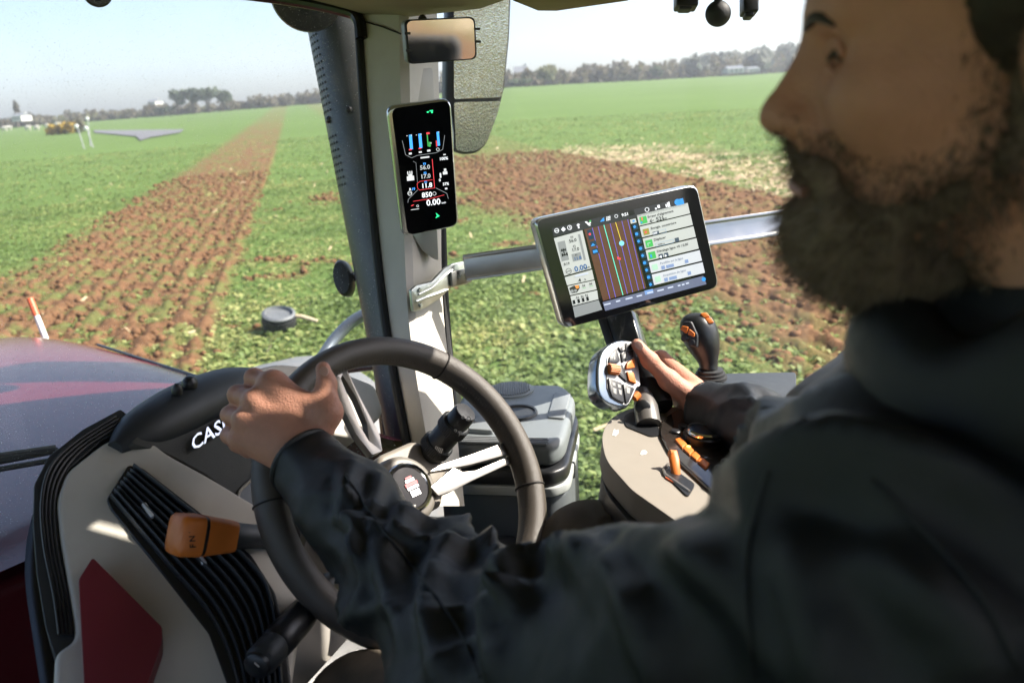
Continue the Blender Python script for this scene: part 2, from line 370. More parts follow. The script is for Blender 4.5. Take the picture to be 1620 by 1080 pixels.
for (n, r0, r1, sz, per) in ((24000, 4.0, 13, .10, 6), (32000, 11, 34, .10, 5), (20000, 30, 75, .14, 4)):
    x, y, r = sector(n, r0, r1, 1.6); so_, st_, a1, a2, s = masks(x, y); keep = RNG.random(n) < np.clip(1-1.05*so_-.5*st_, .03, 1)*np.where((a1+a2) > .5, 1.0, 1)
    keep &= ~((s > -2.5) & (s < 5) & (y < 2))
    x, y, r, so_, a1, a2 = [q[keep] for q in (x, y, r, so_, a1, a2)]
    z = terrain(x, y)
    tint = np.clip(.45+(fbm(x*.5, y*.5)-.5)*1.2+RNG.normal(0, .13, len(x))+.25*(a1+a2), 0, 1)
    v, f, t = leaves(x, y, z-.01, sz*RNG.uniform(.6, 1.3, len(x)), per, tint); VV.append(v); FF.append(f+nb); TT.append(t); nb += len(v)
crop = npmesh('crop', np.concatenate(VV), np.concatenate(FF), leaf_mat('crop_leaf', (.12, .185, .06), (.23, .305, .10), (.42, .41, .17)), smooth=False)
fattr(crop, 'tint', np.concatenate(TT)); tag(crop, 'low leafy green cover crop growing over the field', 'crop', kind='stuff')
ico = np.array([(0, 1, 1.618), (0, -1, 1.618), (0, 1, -1.618), (0, -1, -1.618), (1, 1.618, 0), (-1, 1.618, 0), (1, -1.618, 0), (-1, -1.618, 0), (1.618, 0, 1), (-1.618, 0, 1), (1.618, 0, -1), (-1.618, 0, -1)])/1.9
icf = np.array([(0, 1, 8), (0, 8, 4), (0, 4, 5), (0, 5, 9), (0, 9, 1), (1, 6, 8), (8, 6, 10), (8, 10, 4), (4, 10, 2), (4, 2, 5), (5, 2, 11), (5, 11, 9), (9, 11, 7), (9, 7, 1), (1, 7, 6), (3, 6, 7), (3, 7, 11), (3, 11, 2), (3, 2, 10), (3, 10, 6)])
x, y, r = sector(44000, 4, 42, 1.5); so_, st_, a1, a2, s = masks(x, y); kp = RNG.random(len(x)) < np.clip(so_*1.2-.1, 0, 1); x, y, r = x[kp], y[kp], r[kp]; n = len(x)
sz = np.minimum(RNG.lognormal(math.log(.028), .45, n), .06)*(1+r/45); vv = ico[None]*(sz[:, None, None])*RNG.uniform(.65, 1.3, (n, 12, 1)); vv[..., 2] *= .75
vv += np.stack([x, y, terrain(x, y)+sz*.35], -1)[:, None]; ff = (icf[None]+(12*np.arange(n))[:, None, None]).reshape(-1, 3)
cl = npmesh('soil_clods', vv.reshape(-1, 3), ff, M('clod_earth', (.155, .083, .044), .95, var=.55, vs=5, spec=.1), smooth=False); tag(cl, 'crumbled brown soil clods on the tilled strips', 'soil', kind='stuff')
x, y, r = sector(16000, 4, 48, 1.5); so_, st_, a1, a2, s = masks(x, y); kp = RNG.random(len(x)) < np.clip(st_*1.2+.010, 0, 1); x, y = x[kp], y[kp]; n = len(x); r = r[kp]
a = RNG.uniform(0, np.pi, n); ln = RNG.uniform(.05, .16, n); wd = RNG.uniform(.004, .011, n)*(1+r/20); z = terrain(x, y)+.05; tz = RNG.uniform(-.02, .06, n)
d1 = np.stack([np.cos(a)*ln, np.sin(a)*ln, tz], -1); d2 = np.stack([-np.sin(a)*wd, np.cos(a)*wd, wd*.6], -1); c = np.stack([x, y, z], -1)
stw = npmesh('straw', np.stack([c-d1-d2, c-d1+d2, c+d1+d2, c+d1-d2], 1).reshape(-1, 3), np.arange(4*n).reshape(-1, 4), M('straw_stalk', (.38, .30, .18), .8, var=.35, vs=3), smooth=False); tag(stw, 'pale straw stalks strewn over the field', 'straw', kind='stuff')
# ---- far trees, hedges
def blob_leaves(c, rad, n, size, seed):
    g = np.random.default_rng(seed); d = g.normal(size=(n, 3)); d /= np.linalg.norm(d, axis=1)[:, None]; rr = g.random(n)**.45
    p = c+d*rr[:, None]*np.asarray(rad); q = g.normal(size=(n, 3)); q /= np.linalg.norm(q, axis=1)[:, None]; u = np.cross(q, g.normal(size=(n, 3))); u /= np.linalg.norm(u, axis=1)[:, None]; v = np.cross(q, u)
    s = size*g.uniform(.5, 1.3, n)[:, None]
    return np.stack([p-u*s-v*s*.6, p+u*s-v*s*.6, p+u*s*.7+v*s*.8, p-u*s*.7+v*s*.8], 1).reshape(-1, 3)
def leafobj(name, V, mat, parent=None):
    o = npmesh(name, V, np.arange(len(V)).reshape(-1, 4), mat, parent, smooth=False); fattr(o, 'tint', np.repeat(RNG.random(len(V)//4), 4)); return o
TWIG = leaf_mat('bare_twigs', (.12, .105, .07), (.18, .15, .10), (.15, .16, .085)); EVER = leaf_mat('evergreen_needles', (.06, .085, .05), (.09, .125, .07), (.13, .16, .09))
OLIVE = leaf_mat('spring_leaf', (.15, .16, .08), (.21, .21, .11), (.26, .26, .15)); GORSE = leaf_mat('gorse_flower', (.16, .12, .04), (.42, .28, .04), (.5, .36, .06)); BLUE = leaf_mat('far_wood_leaf', (.13, .15, .13), (.18, .19, .165), (.22, .22, .19))
BARK = M('bark', (.14, .105, .075), .9, var=.3, vs=4)
def hedge_line(name, spec, mat, label, seed, n=150, size=.55):
    VV = []; g = np.random.default_rng(seed)
    for (px, yb, yt, wpx) in spec:
        d = np.interp(px, _bx, _bd); r = ray(px, yb); hh = math.hypot(r[0], r[1]); q = C0+r*(d/hh); top = C0+ray(px, yt)*(d/hh)
        hgt = top[2]-q[2]; wd = wpx*d/FPX/2; 
        VV.append(blob_leaves(q+np.array([g.uniform(-2, 2), g.uniform(-6, 8), hgt*.45]), (wd*1.25, wd*1.2, hgt*.58), n, size, int(g.integers(1e6))))
    o = leafobj(name, np.concatenate(VV), mat); tag(o, label, 'hedge', kind='stuff'); return o
g = np.random.default_rng(3); sp = []
for px in np.arange(-30, 620, 3.6): 
    yb = np.interp(px, _bx, _by)+1; sp.append((px+g.uniform(-5, 5), yb, yb-7-15*g.random()**.7*(.4+vnoise(px*.04, .5))-5*sstep(330, 480, px), g.uniform(6, 20)))
hedge_line('hedgerow', sp, TWIG, 'long brown leafless hedgerow along the left horizon', 11, 120, .42)
sp = []
for px in np.arange(700, 1340, 3.6):
    yb = np.interp(px, _bx, _by)+1; top = np.interp(px, [700, 840, 900, 960, 1010, 1080, 1120, 1190, 1260, 1340], [108, 112, 106, 95, 97, 92, 85, 84, 80, 72]); sp.append((px+g.uniform(-5, 5), yb, yb+(top-yb)*(.35+.65*g.random()**.6)+6*vnoise(px*.05, 2.2)-2, g.uniform(7, 24)))
hedge_line('hedgerow', sp, TWIG, 'brown leafless hedgerow trees along the right horizon', 12, 130, .5)
sp = [(px, np.interp(px, _bx, _by)-4, np.interp(px, [1100, 1190, 1260, 1340], [90, 80, 71, 66]), 26) for px in np.arange(1090, 1350, 9)]
hedge_line('far_wood', sp, BLUE, 'pale grey wooded rise above the hedge near the mans nose', 13, 130, 1.2)
sp = [(px+g.uniform(-5, 5), np.interp(px, _bx, _by)+1, np.interp(px, _bx, _by)-8-4*g.random(), 16) for px in list(np.arange(0, 520, 26))+list(np.arange(860, 1260, 22))]
hedge_line('low_hedge', sp, OLIVE, 'low olive green bushes at the foot of the hedgerows', 14, 70, .5)
def far_tree(name, px, yb, yt, wpx, mat, label, cat, n=420, trunk=.35, group=None, size=.5, lobes=6):
    d = float(np.interp(px, _bx, _bd))-12; r = ray(px, yb); hh = math.hypot(r[0], r[1]); q = C0+r*(d/hh); top = C0+ray(px, yt)*(d/hh); h = top[2]-q[2]; wd = wpx*d/FPX/2
    e = empty(name, q, label, cat, group); th = h*trunk; g = np.random.default_rng(int(px*7+yt))
    tube('trunk', [q-UP*.5, q+UP*th*.6, q+UP*h*.75+np.array([wd*.1, 0, 0])], [h*.03+.12, h*.022+.08, .05], BARK, e, seg=8)
    VV = []
    for k in range(lobes):
        c = q+np.array([g.uniform(-.6, .6)*wd, g.uniform(-.5, .5)*wd, th+(h-th)*g.uniform(.3, .75)]); VV.append(blob_leaves(c, (wd*.55, wd*.5, (h-th)*.33), n//lobes, size, int(g.integers(1e6))))
        tube('limb', [q+UP*th*.6, (q+UP*th*.6)*.4+c*.6+UP*.3, c], [.16, .1, .04], BARK, e, seg=6)
    leafobj('crown', np.concatenate(VV), mat, e); return e
for px, yt, wp, lb in ((283, 143, 26, 'dark evergreen pine at the left end of the pine clump'), (306, 140, 34, 'broad dark pine second from left in the clump'), (331, 139, 34, 'broad dark pine second from right in the clump'), (353, 143, 28, 'dark evergreen pine at the right end of the pine clump')):
    far_tree('pine_tree', px, np.interp(px, _bx, _by)+1, yt, wp, EVER, lb, 'tree', 420, .4, 'pine clump on the left horizon')
far_tree('round_tree', 862, 134, 103, 40, OLIVE, 'rounded green tree just right of the outside mirror', 'tree', 500, .2)
far_tree('dark_conifer', 824, 137, 124, 34, EVER, 'dark low evergreen beside the outside mirror', 'tree', 300, .1)
far_tree('slim_tree', 832, 137, 108, 18, TWIG, 'slim bare tree between mirror and rounded tree', 'tree', 160, .3)
far_tree('poplar_tree', 29, 199, 160, 9, TWIG, 'tall slim bare poplar at the far left horizon', 'tree', 160, .2, lobes=4)
far_tree('garden_conifer', 1040, 124, 106, 22, EVER, 'dark green conifer in the right hedgerow', 'tree', 220, .15)
far_tree('garden_conifer', 262, 180, 168, 26, EVER, 'dark green bush at the foot of the left hedgerow', 'bush', 220, .1)
def house(px, yb, wpx, hpx, rpx, label, depth=6, off=-6, roof=(.16, .17, .19)):
    d = float(np.interp(px, _bx, _bd))+off; r = ray(px, yb); hh = math.hypot(r[0], r[1]); q = C0+r*(d/hh); k = d/FPX; W, Hh, R = wpx*k/2, hpx*k, rpx*k
    e = empty('house', q, label, 'house'); wm = M('white_render', (.52, .51, .49), .8, var=.06, vs=1); rm = M('slate_roof', roof, .7, var=.2, vs=2)
    obox('wall', q+UP*Hh/2, (W, 0, 0), (0, depth/2, 0), (0, 0, Hh/2), wm, e, bevel=0)
    V = [q+np.array(v) for v in ((-W*1.05, -depth*.55, Hh), (W*1.05, -depth*.55, Hh), (W*1.05, depth*.55, Hh), (-W*1.05, depth*.55, Hh), (-W*1.0, 0, Hh+R), (W*1.0, 0, Hh+R))]
    rf = mesh('roof', V, [(0, 1, 5, 4), (2, 3, 4, 5), (0, 4, 3), (1, 2, 5), (3, 2, 1, 0)], rm, e, smooth=False)
    obox('chimney', q+np.array([W*.75, 0, Hh+R]), (.25, 0, 0), (0, .25, 0), (0, 0, R*.35), wm, rf, bevel=0)
    gl = M('dark_window_glass', (.05, .06, .07), .1, var=.1)
    for t in (-.55, 0, .55): obox('window', q+np.array([W*t, -depth/2-.03, Hh*.55]), (W*.12, 0, 0), (0, .04, 0), (0, 0, Hh*.2), gl, e, bevel=0)
    return e
house(1160, 116, 24, 6, 4, 'white house left of its twin beneath the wooded rise', 7, -25); house(1188, 115, 16, 5, 3, 'small white house right of its twin beneath the wooded rise', 7, -26)
house(824, 127, 20, 10, 10, 'pale gabled house beside the outside mirror', 7, 14); house(246, 166, 11, 4, 4, 'white house left of the pine clump', 7, 20); house(36, 192, 12, 7, 4, 'tiny white house at the far left', 6, -20)
# lay-by, posts, gorse, sheep
rd = [ghit(x, y) for x, y in ((148, 207), (205, 207), (292, 206), (286, 211), (238, 219), (222, 224), (216, 217), (150, 211))]
road = mesh('road', [p+UP*.12 for p in rd], [tuple(range(len(rd)))], M('road_tarmac', (.13, .13, .14), .85, var=.1, vs=1), smooth=False); road['kind'] = 'structure'
b0 = ghit(97, 213); e = empty('gorse_bush', b0, 'yellow flowering gorse bush beside the lay-by', 'bush')
k = np.linalg.norm(b0-C0)/FPX; tube('stem', [b0-UP*.2, b0+UP*6*k], [.12, .05], BARK, e, seg=6)
leafobj('foliage', np.concatenate([blob_leaves(b0+np.array([dx*k, 0, dz*k]), (12*k, 10*k, 8*k), 170, 2.2*k, 50+n_) for n_, (dx, dz) in enumerate(((-10, 6), (2, 8), (11, 9)))]), GORSE, e)
b1 = b0+np.array([14*k, 3, 0]); e = empty('brown_bush', b1, 'brown leafless bush behind the gorse bush', 'bush'); tube('stem', [b1-UP*.2, b1+UP*6*k], [.12, .05], BARK, e, seg=6)
leafobj('foliage', blob_leaves(b1+UP*9*k, (11*k, 10*k, 10*k), 220, 2*k, 77), TWIG, e)
GALV = M('galvanised_post', (.30, .31, .31), .55, .2, var=.1); WHT = M('white_paint', (.8, .8, .78), .5, var=.05)
for (x0, y0, x1, y1, hd, lb) in ((134, 236, 122, 200, 5, 'leaning left post with white round cap by the lay-by'), (148, 234, 137, 203, 5, 'right hand post with white round cap by the lay-by'), (143, 232, 139, 188, 4, 'taller white marker post behind the two capped posts')):
    q = ghit(x0, y0); dd = (q-C0) @ fw; t = P(x1, y1, dd); kk = dd/FPX; e = empty('marker_post', q, lb, 'post', 'posts by the lay-by')
    tube('post', [q-UP*.2, t], 0.9*kk, GALV, e, seg=8); lathe('cap', t-np.array([0, 2*kk, 0]), (0, -1, 0), [(0, 0), (hd*.62*kk, 0), (hd*.62*kk, 2*kk), (hd*.4*kk, 3*kk), (0, 3*kk)], WHT, e, seg=16)
WOOL = M('sheep_fleece', (.62, .58, .50), .95, var=.2, vs=6); FACE = M('sheep_face', (.12, .1, .09), .9)
for (x0, y0, lb) in ((8, 206, 'white sheep grazing at the left picture edge'), (15, 205, 'white sheep second from the left picture edge'), (45, 205, 'white sheep left of the grazing pair by the gorse'), (59, 205, 'white sheep standing left of the gorse bush'), (76, 202, 'white sheep nearest the gorse bush'), (92, 200, 'white sheep behind the gorse bush')):
    q = ghit(x0, y0+2); kk = ((q-C0) @ fw)/FPX; e = empty('sheep', q, lb, 'sheep', 'sheep in the left meadow'); s = 9*kk
    def sd(X, Y, Z, q=q, s=s):
        D = elli(X, Y, Z, q+np.array([0, 0, .62*s]), (.52*s, .26*s, .27*s)); D = smin(D, caps(X, Y, Z, q+np.array([.42*s, 0, .72*s]), q+np.array([.66*s, -.05*s, .62*s]), .13*s, .08*s), .06*s)
        for lx in (-.33, .33):
            for ly in (-.12, .12): D = smin(D, caps(X, Y, Z, q+np.array([lx*s, ly*s, .5*s]), q+np.array([lx*s, ly*s, .02*s]), .09*s, .045*s), .04*s)
        return D
    v, f = surface_nets(sd, q+np.array([-.75*s, -.45*s, -.1*s]), q+np.array([.85*s, .45*s, 1.1*s]), s*.055); npmesh('body', v, f, WOOL, e)
# ---- dropped implement part, stick
q = ghit(442, 522); dd = (q-C0) @ fw; kk = dd/FPX
e = empty('black_bucket', q, 'dark tub with pale grey lid lying on the crop', 'bucket')
BLK = M('black_rubber', (.02, .021, .022), .6, var=.2, bump=.2)
lathe('tub', q-UP*.03, nrm((.15, -.25, 1)), [(0, 0), (23*kk, 0), (27*kk, 20*kk), (26*kk, 28*kk), (0, 28*kk)], BLK, e, seg=28)
lathe('lid', q+nrm((.15, -.25, 1))*27*kk, nrm((.15, -.25, 1)), [(0, 0), (25*kk, 0), (26*kk, 3*kk), (22*kk, 5*kk), (19*kk, -2*kk), (0, -4*kk)], M('pale_metal_lid', (.16, .17, .18), .5, .3, var=.3, vs=8), e, seg=28)
a_, b_ = ghit(455, 514)+UP*.12, ghit(503, 514)+UP*.05
st_o = tube('wooden_stick', [a_, (a_+b_)/2+UP*.03, b_], [.035, .03, .025], M('bare_wood', (.62, .5, .34), .8, var=.2, vs=8)); tag(st_o, 'pale bare wooden stick lying beside the dark tub', 'stick')
# ================================================================== TRACTOR: outside pieces
RED = M('dark_red_paint', (.105, .011, .018), .2, var=.1, vs=8, coat=.0, spec=.42, dirt=.04)
GRY = M('grey_plastic', (.13, .135, .135), .5, var=.08, bump=.15, bs=700); DGR = M('dark_plastic', (.028, .031, .034), .42, var=.12, bump=.25, bs=900)
BLKP = M('black_plastic', (.012, .013, .015), .35, var=.15, bump=.15, bs=800); CREAM = M('cream_plastic', (.56, .525, .47), .5, var=.05, vs=12, bump=.18, bs=900, dirt=.28)
GREIGE = M('greige_plastic', (.46, .44, .39), .5, var=.05, vs=12, bump=.15, bs=900, dirt=.12); CHROME = M('chrome', (.75, .76, .78), .12, 1, var=.05)
ALU = M('aluminium', (.5, .5, .5), .32, 1, var=.06, vs=60); SATIN = M('satin_silver', (.34, .32, .29), .36, .8, var=.05, vs=40); ORANGE = M('orange_plastic', (.62, .17, .025), .45, var=.12, vs=40)
STEEL = M('zinc_steel', (.55, .58, .55), .35, .9, var=.12, vs=60)
WC = P(652, 768, 1.12)                                     # steering wheel centre
def TR(f_, r_, z): return np.array([WC[0], WC[1], 0])+FWD*f_+RGT*r_+UP*z
# ---- hood: lofted cross-sections along the tractor's nose
def hood():
    e = empty('tractor_hood', TR(1.5, 0, 1.5), 'dark red glossy tractor hood beyond the windscreen at the left', 'hood')
    NS = 26; sec = []
    for i in range(NS):
        t = i/(NS-1); f_ = .50+2.5*t; fl_ = .34*math.exp(-(t/.26)**2); hw = .42-.03*t+fl_; zt = 2.19-.03*t-.17*t**4-.12*t**16; ring = []
        for k in range(33):
            a = -1+2*k/32; s = abs(a)
            x = math.copysign(min(1, s/.62)**.9*hw if s < .62 else hw+(s-.62)*.06, a)
            z = zt-.028*(min(1, s/.5))**2-.05*sstep(.38, .62, s)-max(0, s-.6)*2.6
            ring.append(TR(f_, x*(1-fl_/hw) if x > 0 else x, float(z)))
        sec.append(ring)
    V = [p for r in sec for p in r]; F = [(i*33+k, i*33+k+1, (i+1)*33+k+1, (i+1)*33+k) for i in range(NS-1) for k in range(32)]
    F.append(tuple((NS-1)*33+k for k in range(33)))
    me = bpy.data.meshes.new('bonnet'); me.from_pydata([tuple(v) for v in V], [], F); fixn(me); bo = link('bonnet', me, RED, e, ang=50)
    tubes('seam', [([TR(.5+1.5*t, s*.30, 2.19-.035*t-.02) for t in np.linspace(0, .9, 10)], .004) for s in (-1, 1)], BLKP, bo, seg=6)
    obox('cowl', TR(.60, -.52, 1.72), RGT*.52, FWD*.08, UP*.43, RED, e, bevel=.02)
    return e
hood()
# width marker on the nose: white stick, red tip
b_ = P(77, 548, 3.35); t_ = P(47, 472, 3.35); m_ = b_*.36+t_*.64
e = empty('marker_rod', b_, 'white rod with orange red tip standing beyond the hood', 'marker')
tube('rod', [b_+(b_-t_)*.6, b_, m_], .011, WHT, e, seg=10); tube('tip', [m_, t_, t_+(t_-m_)*.02], [.0125, .0125, .006], M('red_paint', (.75, .13, .05), .45, var=.1), e, seg=10)
# ---- front mudguards
def fender(name, c, r, w_, a0, a1, label, mat):
    e = empty(name, c, label, 'mudguard'); V = []; n = 18; prof = [(-1, -.045), (-1, 0), (-.8, .018), (0, .03), (.8, .018), (1, 0), (1, -.045)]
    for i in range(n):
        a = math.radians(a0+(a1-a0)*i/(n-1)); ax = FWD*math.cos(a)+UP*math.sin(a)
        for s, h in prof: V.append(c+ax*(r+h)+RGT*s*w_/2)
    m = len(prof); F = [(i*m+k, i*m+k+1, (i+1)*m+k+1, (i+1)*m+k) for i in range(n-1) for k in range(m-1)]
    me = bpy.data.meshes.new('shell'); me.from_pydata([tuple(v) for v in V], [], F); o = link('shell', me, mat, e)
    sd = o.modifiers.new('s', 'SOLIDIFY'); sd.thickness = .008
    tube('stay', [c+FWD*0-RGT*w_*.6, c+UP*r*.7-RGT*w_*.4, c+UP*r], .02, BLK, e, seg=8)
    tube('bracket', [c+UP*(r-.03)-RGT*w_*.5, c+UP*(r-.03)+RGT*w_*.5], .018, BLK, e, seg=8)
    return e
FEN = M('grey_mudguard', (.15, .155, .16), .45, var=.1, dirt=.35)
fc = TR(2.45, 1.28, .85); fender('mudguard', fc, .80, .5, 20, 172, 'grey front mudguard seen over the dashboard behind the wheel', FEN)
e = empty('front_wheel', fc, 'large black front tyre under the grey mudguard', 'wheel')
lathe('tyre', fc-RGT*.24, RGT, [(.38, 0), (.66, .0), (.72, .06), (.74, .24), (.72, .42), (.66, .48), (.38, .48)], BLK, e, seg=40)
lathe('rim', fc-RGT*.15, RGT, [(0, .05), (.2, .05), (.36, 0), (.385, 0), (.385, .3), (.2, .25), (0, .25)], M('white_rim', (.6, .6, .58), .5, var=.1, dirt=.4), e, seg=32)
V_ = []
for k in range(20):
    a = 2*math.pi*k/20; c1 = fc+(FWD*math.cos(a)+UP*math.sin(a))*.745; tt = -FWD*math.sin(a)+UP*math.cos(a); sg = 1 if k % 2 else -1
    obox('tread_lug', c1+RGT*sg*.11, RGT*.12+tt*.06*sg, tt*.03, (FWD*math.cos(a)+UP*math.sin(a))*.03, BLK, e, bevel=0)
arc = catmull([P(500, 760, 2.9), P(494, 650, 2.95), P(497, 592, 3.0), P(510, 566, 3.05), P(530, 536, 3.1), P(556, 510, 3.12), P(590, 490, 3.12)], 6)
hr = tube('grab_rail', arc, .022, M('blue_grey_rail', (.16, .19, .22), .3, .5, var=.1)); tag(hr, 'curved blue grey grab rail outside, above the steering wheel', 'rail')
st = empty('access_bracket', P(600, 578, 2.3), 'dark bracket outside the windscreen seen through the steering wheel', 'bracket')
tube('bar', [P(548, 583, 2.3), P(600, 577, 2.2), P(640, 570, 2.1)], .013, DGR, st, seg=8); tube('post', [P(612, 580, 2.2), P(628, 720, 2.15)], .035, BLKP, st, seg=10)
# ---- exhaust stack, outside the right pillar
EXH = M('exhaust_shield', (.09, .097, .10), .42, .5, var=.15, vs=14, dirt=.2); DARKH = M('shield_hole', (.008, .008, .008), .8)
base, top = P(690, 760, 2.06), P(536, -30, 2.12); ax = nrm(top-base); L_ = np.linalg.norm(top-base)
e = empty('exhaust_stack', base, 'grey perforated exhaust shield outside the right pillar', 'exhaust')
toC = nrm((C0-base)-ax*((C0-base) @ ax)); sideL = np.cross(ax, toC)
if sideL @ CR > 0: sideL = -sideL
RADX = .098
lathe('shield', base, ax, [(RADX, 0), (RADX, L_*.3), (RADX*1.0, L_*.45), (RADX, L_)], EXH, e, seg=40)
hv, hf = [], []
for r0, r1 in ((.585, .70), (.73, .955)):
    for i in range(int((r1-r0)*L_/.017)):
        for k in range(5):
            a = math.radians(52+k*7.2); dirn = sideL*math.sin(a)+toC*math.cos(a); c = base+ax*(r0*L_+.017*i+.002*k)+dirn*(RADX+.0006); tg = np.cross(ax, dirn); b0 = len(hv)
            for q in range(7): th = 2*math.pi*q/7; hv.append(c+.0034*(math.cos(th)*ax+math.sin(th)*tg))
            hf.append(tuple(range(b0, b0+7)))
hm = mesh('vent_holes', hv, hf, DARKH, e, smooth=False); hm['kind'] = 'stuff'
for a in (62, 20):
    dirn = sideL*math.sin(math.radians(a))+toC*math.cos(math.radians(a)); c = base+ax*L_*.715+dirn*RADX; lathe('bolt', c, dirn, [(0, 0), (.0085, 0), (.0085, .004), (.005, .007), (0, .007)], BLKP, e, seg=10)
# reflector arm lamp on the stack
c = P(549, 440, 2.12); e = empty('side_lamp', c, 'small black rounded lamp housing left of the exhaust shield', 'lamp')
lathe('housing', c-toC*.02, sideL*.3+toC, [(0, 0), (.035, 0), (.042, .01), (.042, .035), (.036, .045), (0, .047)], BLKP, e, seg=28, ex=ax, sx=1.1, sy=.55)
tube('arm', [c, c-sideL*.09], .012, BLKP, e, seg=8)
# work lights under the roof edge
for (x, y, d, R_, lb) in ((506, -14, 1.9, .083, 'dark round work light at the top of the right pillar'), (168, -16, 1.9, .032, 'dark round work light cut by the top edge at the left')):
    c = P(x, y, d); e = empty('work_light', c, lb, 'work light', 'roof work lights'); k = nrm(C0-c)
    lathe('housing', c+FWD*.05, -FWD*.2+k, [(0, -.08), (R_*.6, -.07), (R_*.95, -.03), (R_, 0), (R_*.97, .012), (R_*.85, .015)], BLKP, e, seg=36)
    lathe('lens', c+FWD*.05, -FWD*.2+k, [(0, .004), (R_*.86, .004), (R_*.86, .01), (R_*.5, .016), (0, .018)], M('dark_lens', (.03, .035, .04), .08, var=.1, coat=.5), e, seg=36)
    tube('bracket', [c, c+UP*.14], .012, BLKP, e, seg=8)
# ---- outside mirror
mp = Plane(P(755, 130, 2.45), nrm(np.array([.30, -.92, -.055])))
e = empty('outside_mirror', P(710, 245, 2.45), 'tall outside rear view mirror with wet speckled glass', 'mirror')
outl = [(712, -40), (812, -40), (808, 60), (800, 140), (790, 180), (772, 228), (757, 243), (735, 246), (716, 240), (706, 200), (707, 90)]
plate('housing', outl, mp, -.06, -.006, DGR, e, bevel=.012, r=8)
def wet_mirror():
    m = M('wet_mirror_glass', (.62, .64, .62), .06, 1, var=.5, vs=160); n = m.node_tree; b = n.nodes['Principled BSDF']; g = n.nodes.new('ShaderNodeNewGeometry')
    v = n.nodes.new('ShaderNodeTexVoronoi'); v.inputs['Scale'].default_value = 260; n.links.new(g.outputs['Position'], v.inputs['Vector'])
    bp = n.nodes.new('ShaderNodeBump'); bp.inputs['Strength'].default_value = .3; bp.inputs['Distance'].default_value = .0012; n.links.new(v.outputs['Distance'], bp.inputs['Height']); n.links.new(bp.outputs[0], b.inputs['Normal']); return m
WM = wet_mirror()
plate('upper_glass', [(718, -40), (806, -40), (803, 60), (794, 154), (718, 157)], mp, -.005, .002, WM, e, r=5)
plate('lower_glass', [(718, 162), (792, 160), (785, 183), (769, 225), (755, 238), (735, 241), (721, 237)], mp, -.005, .002, WM, e, r=4)
tube('stem', [P(711, -40, 2.47), P(711, 235, 2.47)], .012, M('blue_grey_rail', (.16, .19, .22), .3, .5), e, seg=8)

# ================================================================== CAB SHELL
LIN = M('headliner', (.34, .30, .23), .8, var=.05, vs=20, bump=.2, bs=500)
zr = P(700, 22, 1.62)[2]
def RZ(x, y, z): r = ray(x, y); t = (z-CAMH)/r[2]; return C0+r*t
pts = [P(-260, -80, 1.75), P(200, -38, 1.78), P(430, -12, 1.72), P(566, 22, 1.64), P(640, 28, 1.60), P(760, 14, 1.55), P(812, -4, 1.5), P(1000, -30, 1.42)]
pl_ = [np.array([p[0], p[1], 0]) for p in pts]+[np.array(v, float) for v in ((.55, 1.15, 0), (.78, .85, 0), (.8, -.2, 0), (.4, -.9, 0), (-1.0, -.9, 0), (-1.4, .3, 0))]
zlist = [p[2] for p in pts]+[3.03]*6
e = empty('cab_roof', (0, 0, 3.0), 'beige cab roof lining above the windscreen', 'roof')
fr = [np.array([p[0], p[1], z]) for p, z in zip(pl_, zlist)]; bk = [p+UP*.12 for p in fr]
cen = np.array([0, .4, 3.03]); Vv = fr+bk+[cen, cen+UP*.14]; n = len(fr); Ff = []
for i in range(n): j = (i+1) % n; Ff += [(i, j, 2*n), (n+j, n+i, 2*n+1), (i, n+i, n+j, j)]
me = bpy.data.meshes.new('lining'); me.from_pydata([tuple(v) for v in Vv], [], Ff); fixn(me); link('lining', me, LIN, e, ang=50)
outer = [np.array(q) for q in ((-1.7, 1.2, 3.13), (-1.1, 1.75, 3.13), (-.3, 1.98, 3.13), (.3, 2.06, 3.13), (.56, 2.06, 3.13), (.57, 1.25, 3.13), (.66, 1.15, 3.13), (.68, .95, 3.13), (.92, .75, 3.13), (.95, -.4, 3.13), (.6, -1.4, 3.13), (-1.2, -1.4, 3.13))]
V, F = prism_data(outer, [p+UP*.09 for p in outer]); me = bpy.data.meshes.new('roof_shell'); me.from_pydata([tuple(v) for v in V], [], F); fixn(me); link('roof_shell', me, M('roof_red', (.14, .016, .022), .35, var=.1), e, bevel=.03)
for q in list(e.children): cut_box(q, np.array([.20, .992, 2.9]), np.array([.57, 1.024, 3.4]))  # unseen slot added through the roof to throw a sun stripe on hand and dash
rw = [np.array(v) for v in ((.195, .98, 3.125), (.575, .98, 3.125), (.575, 1.035, 3.125), (.195, 1.035, 3.125))]; SUN_SLOT = rw
vp = plane3((808, 8, 1.5), (860, 25, 1.42), (1010, 3, 1.34))
visor = [P(800, -6, 1.5), P(812, 6, 1.49), P(850, 21, 1.44), P(880, 22, 1.42), P(1000, 5, 1.34), P(1010, -40, 1.36), P(820, -40, 1.5)]
cv = sum(visor)/len(visor); V, F = prism_data(visor, [p+UP*.05 for p in visor])
me = bpy.data.meshes.new('visor_tray'); me.from_pydata([tuple(v) for v in V], [], F); fixn(me); link('visor_tray', me, M('tan_trim', (.42, .33, .20), .6, var=.05), e, bevel=.008)
inner = [p*.80+cv*.20+UP*-.001 for p in visor]; V, F = prism_data(inner, [p+UP*.02 for p in inner])
me = bpy.data.meshes.new('visor_panel'); me.from_pydata([tuple(v) for v in V], [], F); fixn(me); link('visor_panel', me, M('grey_headliner', (.36, .35, .34), .8, var=.05), e)
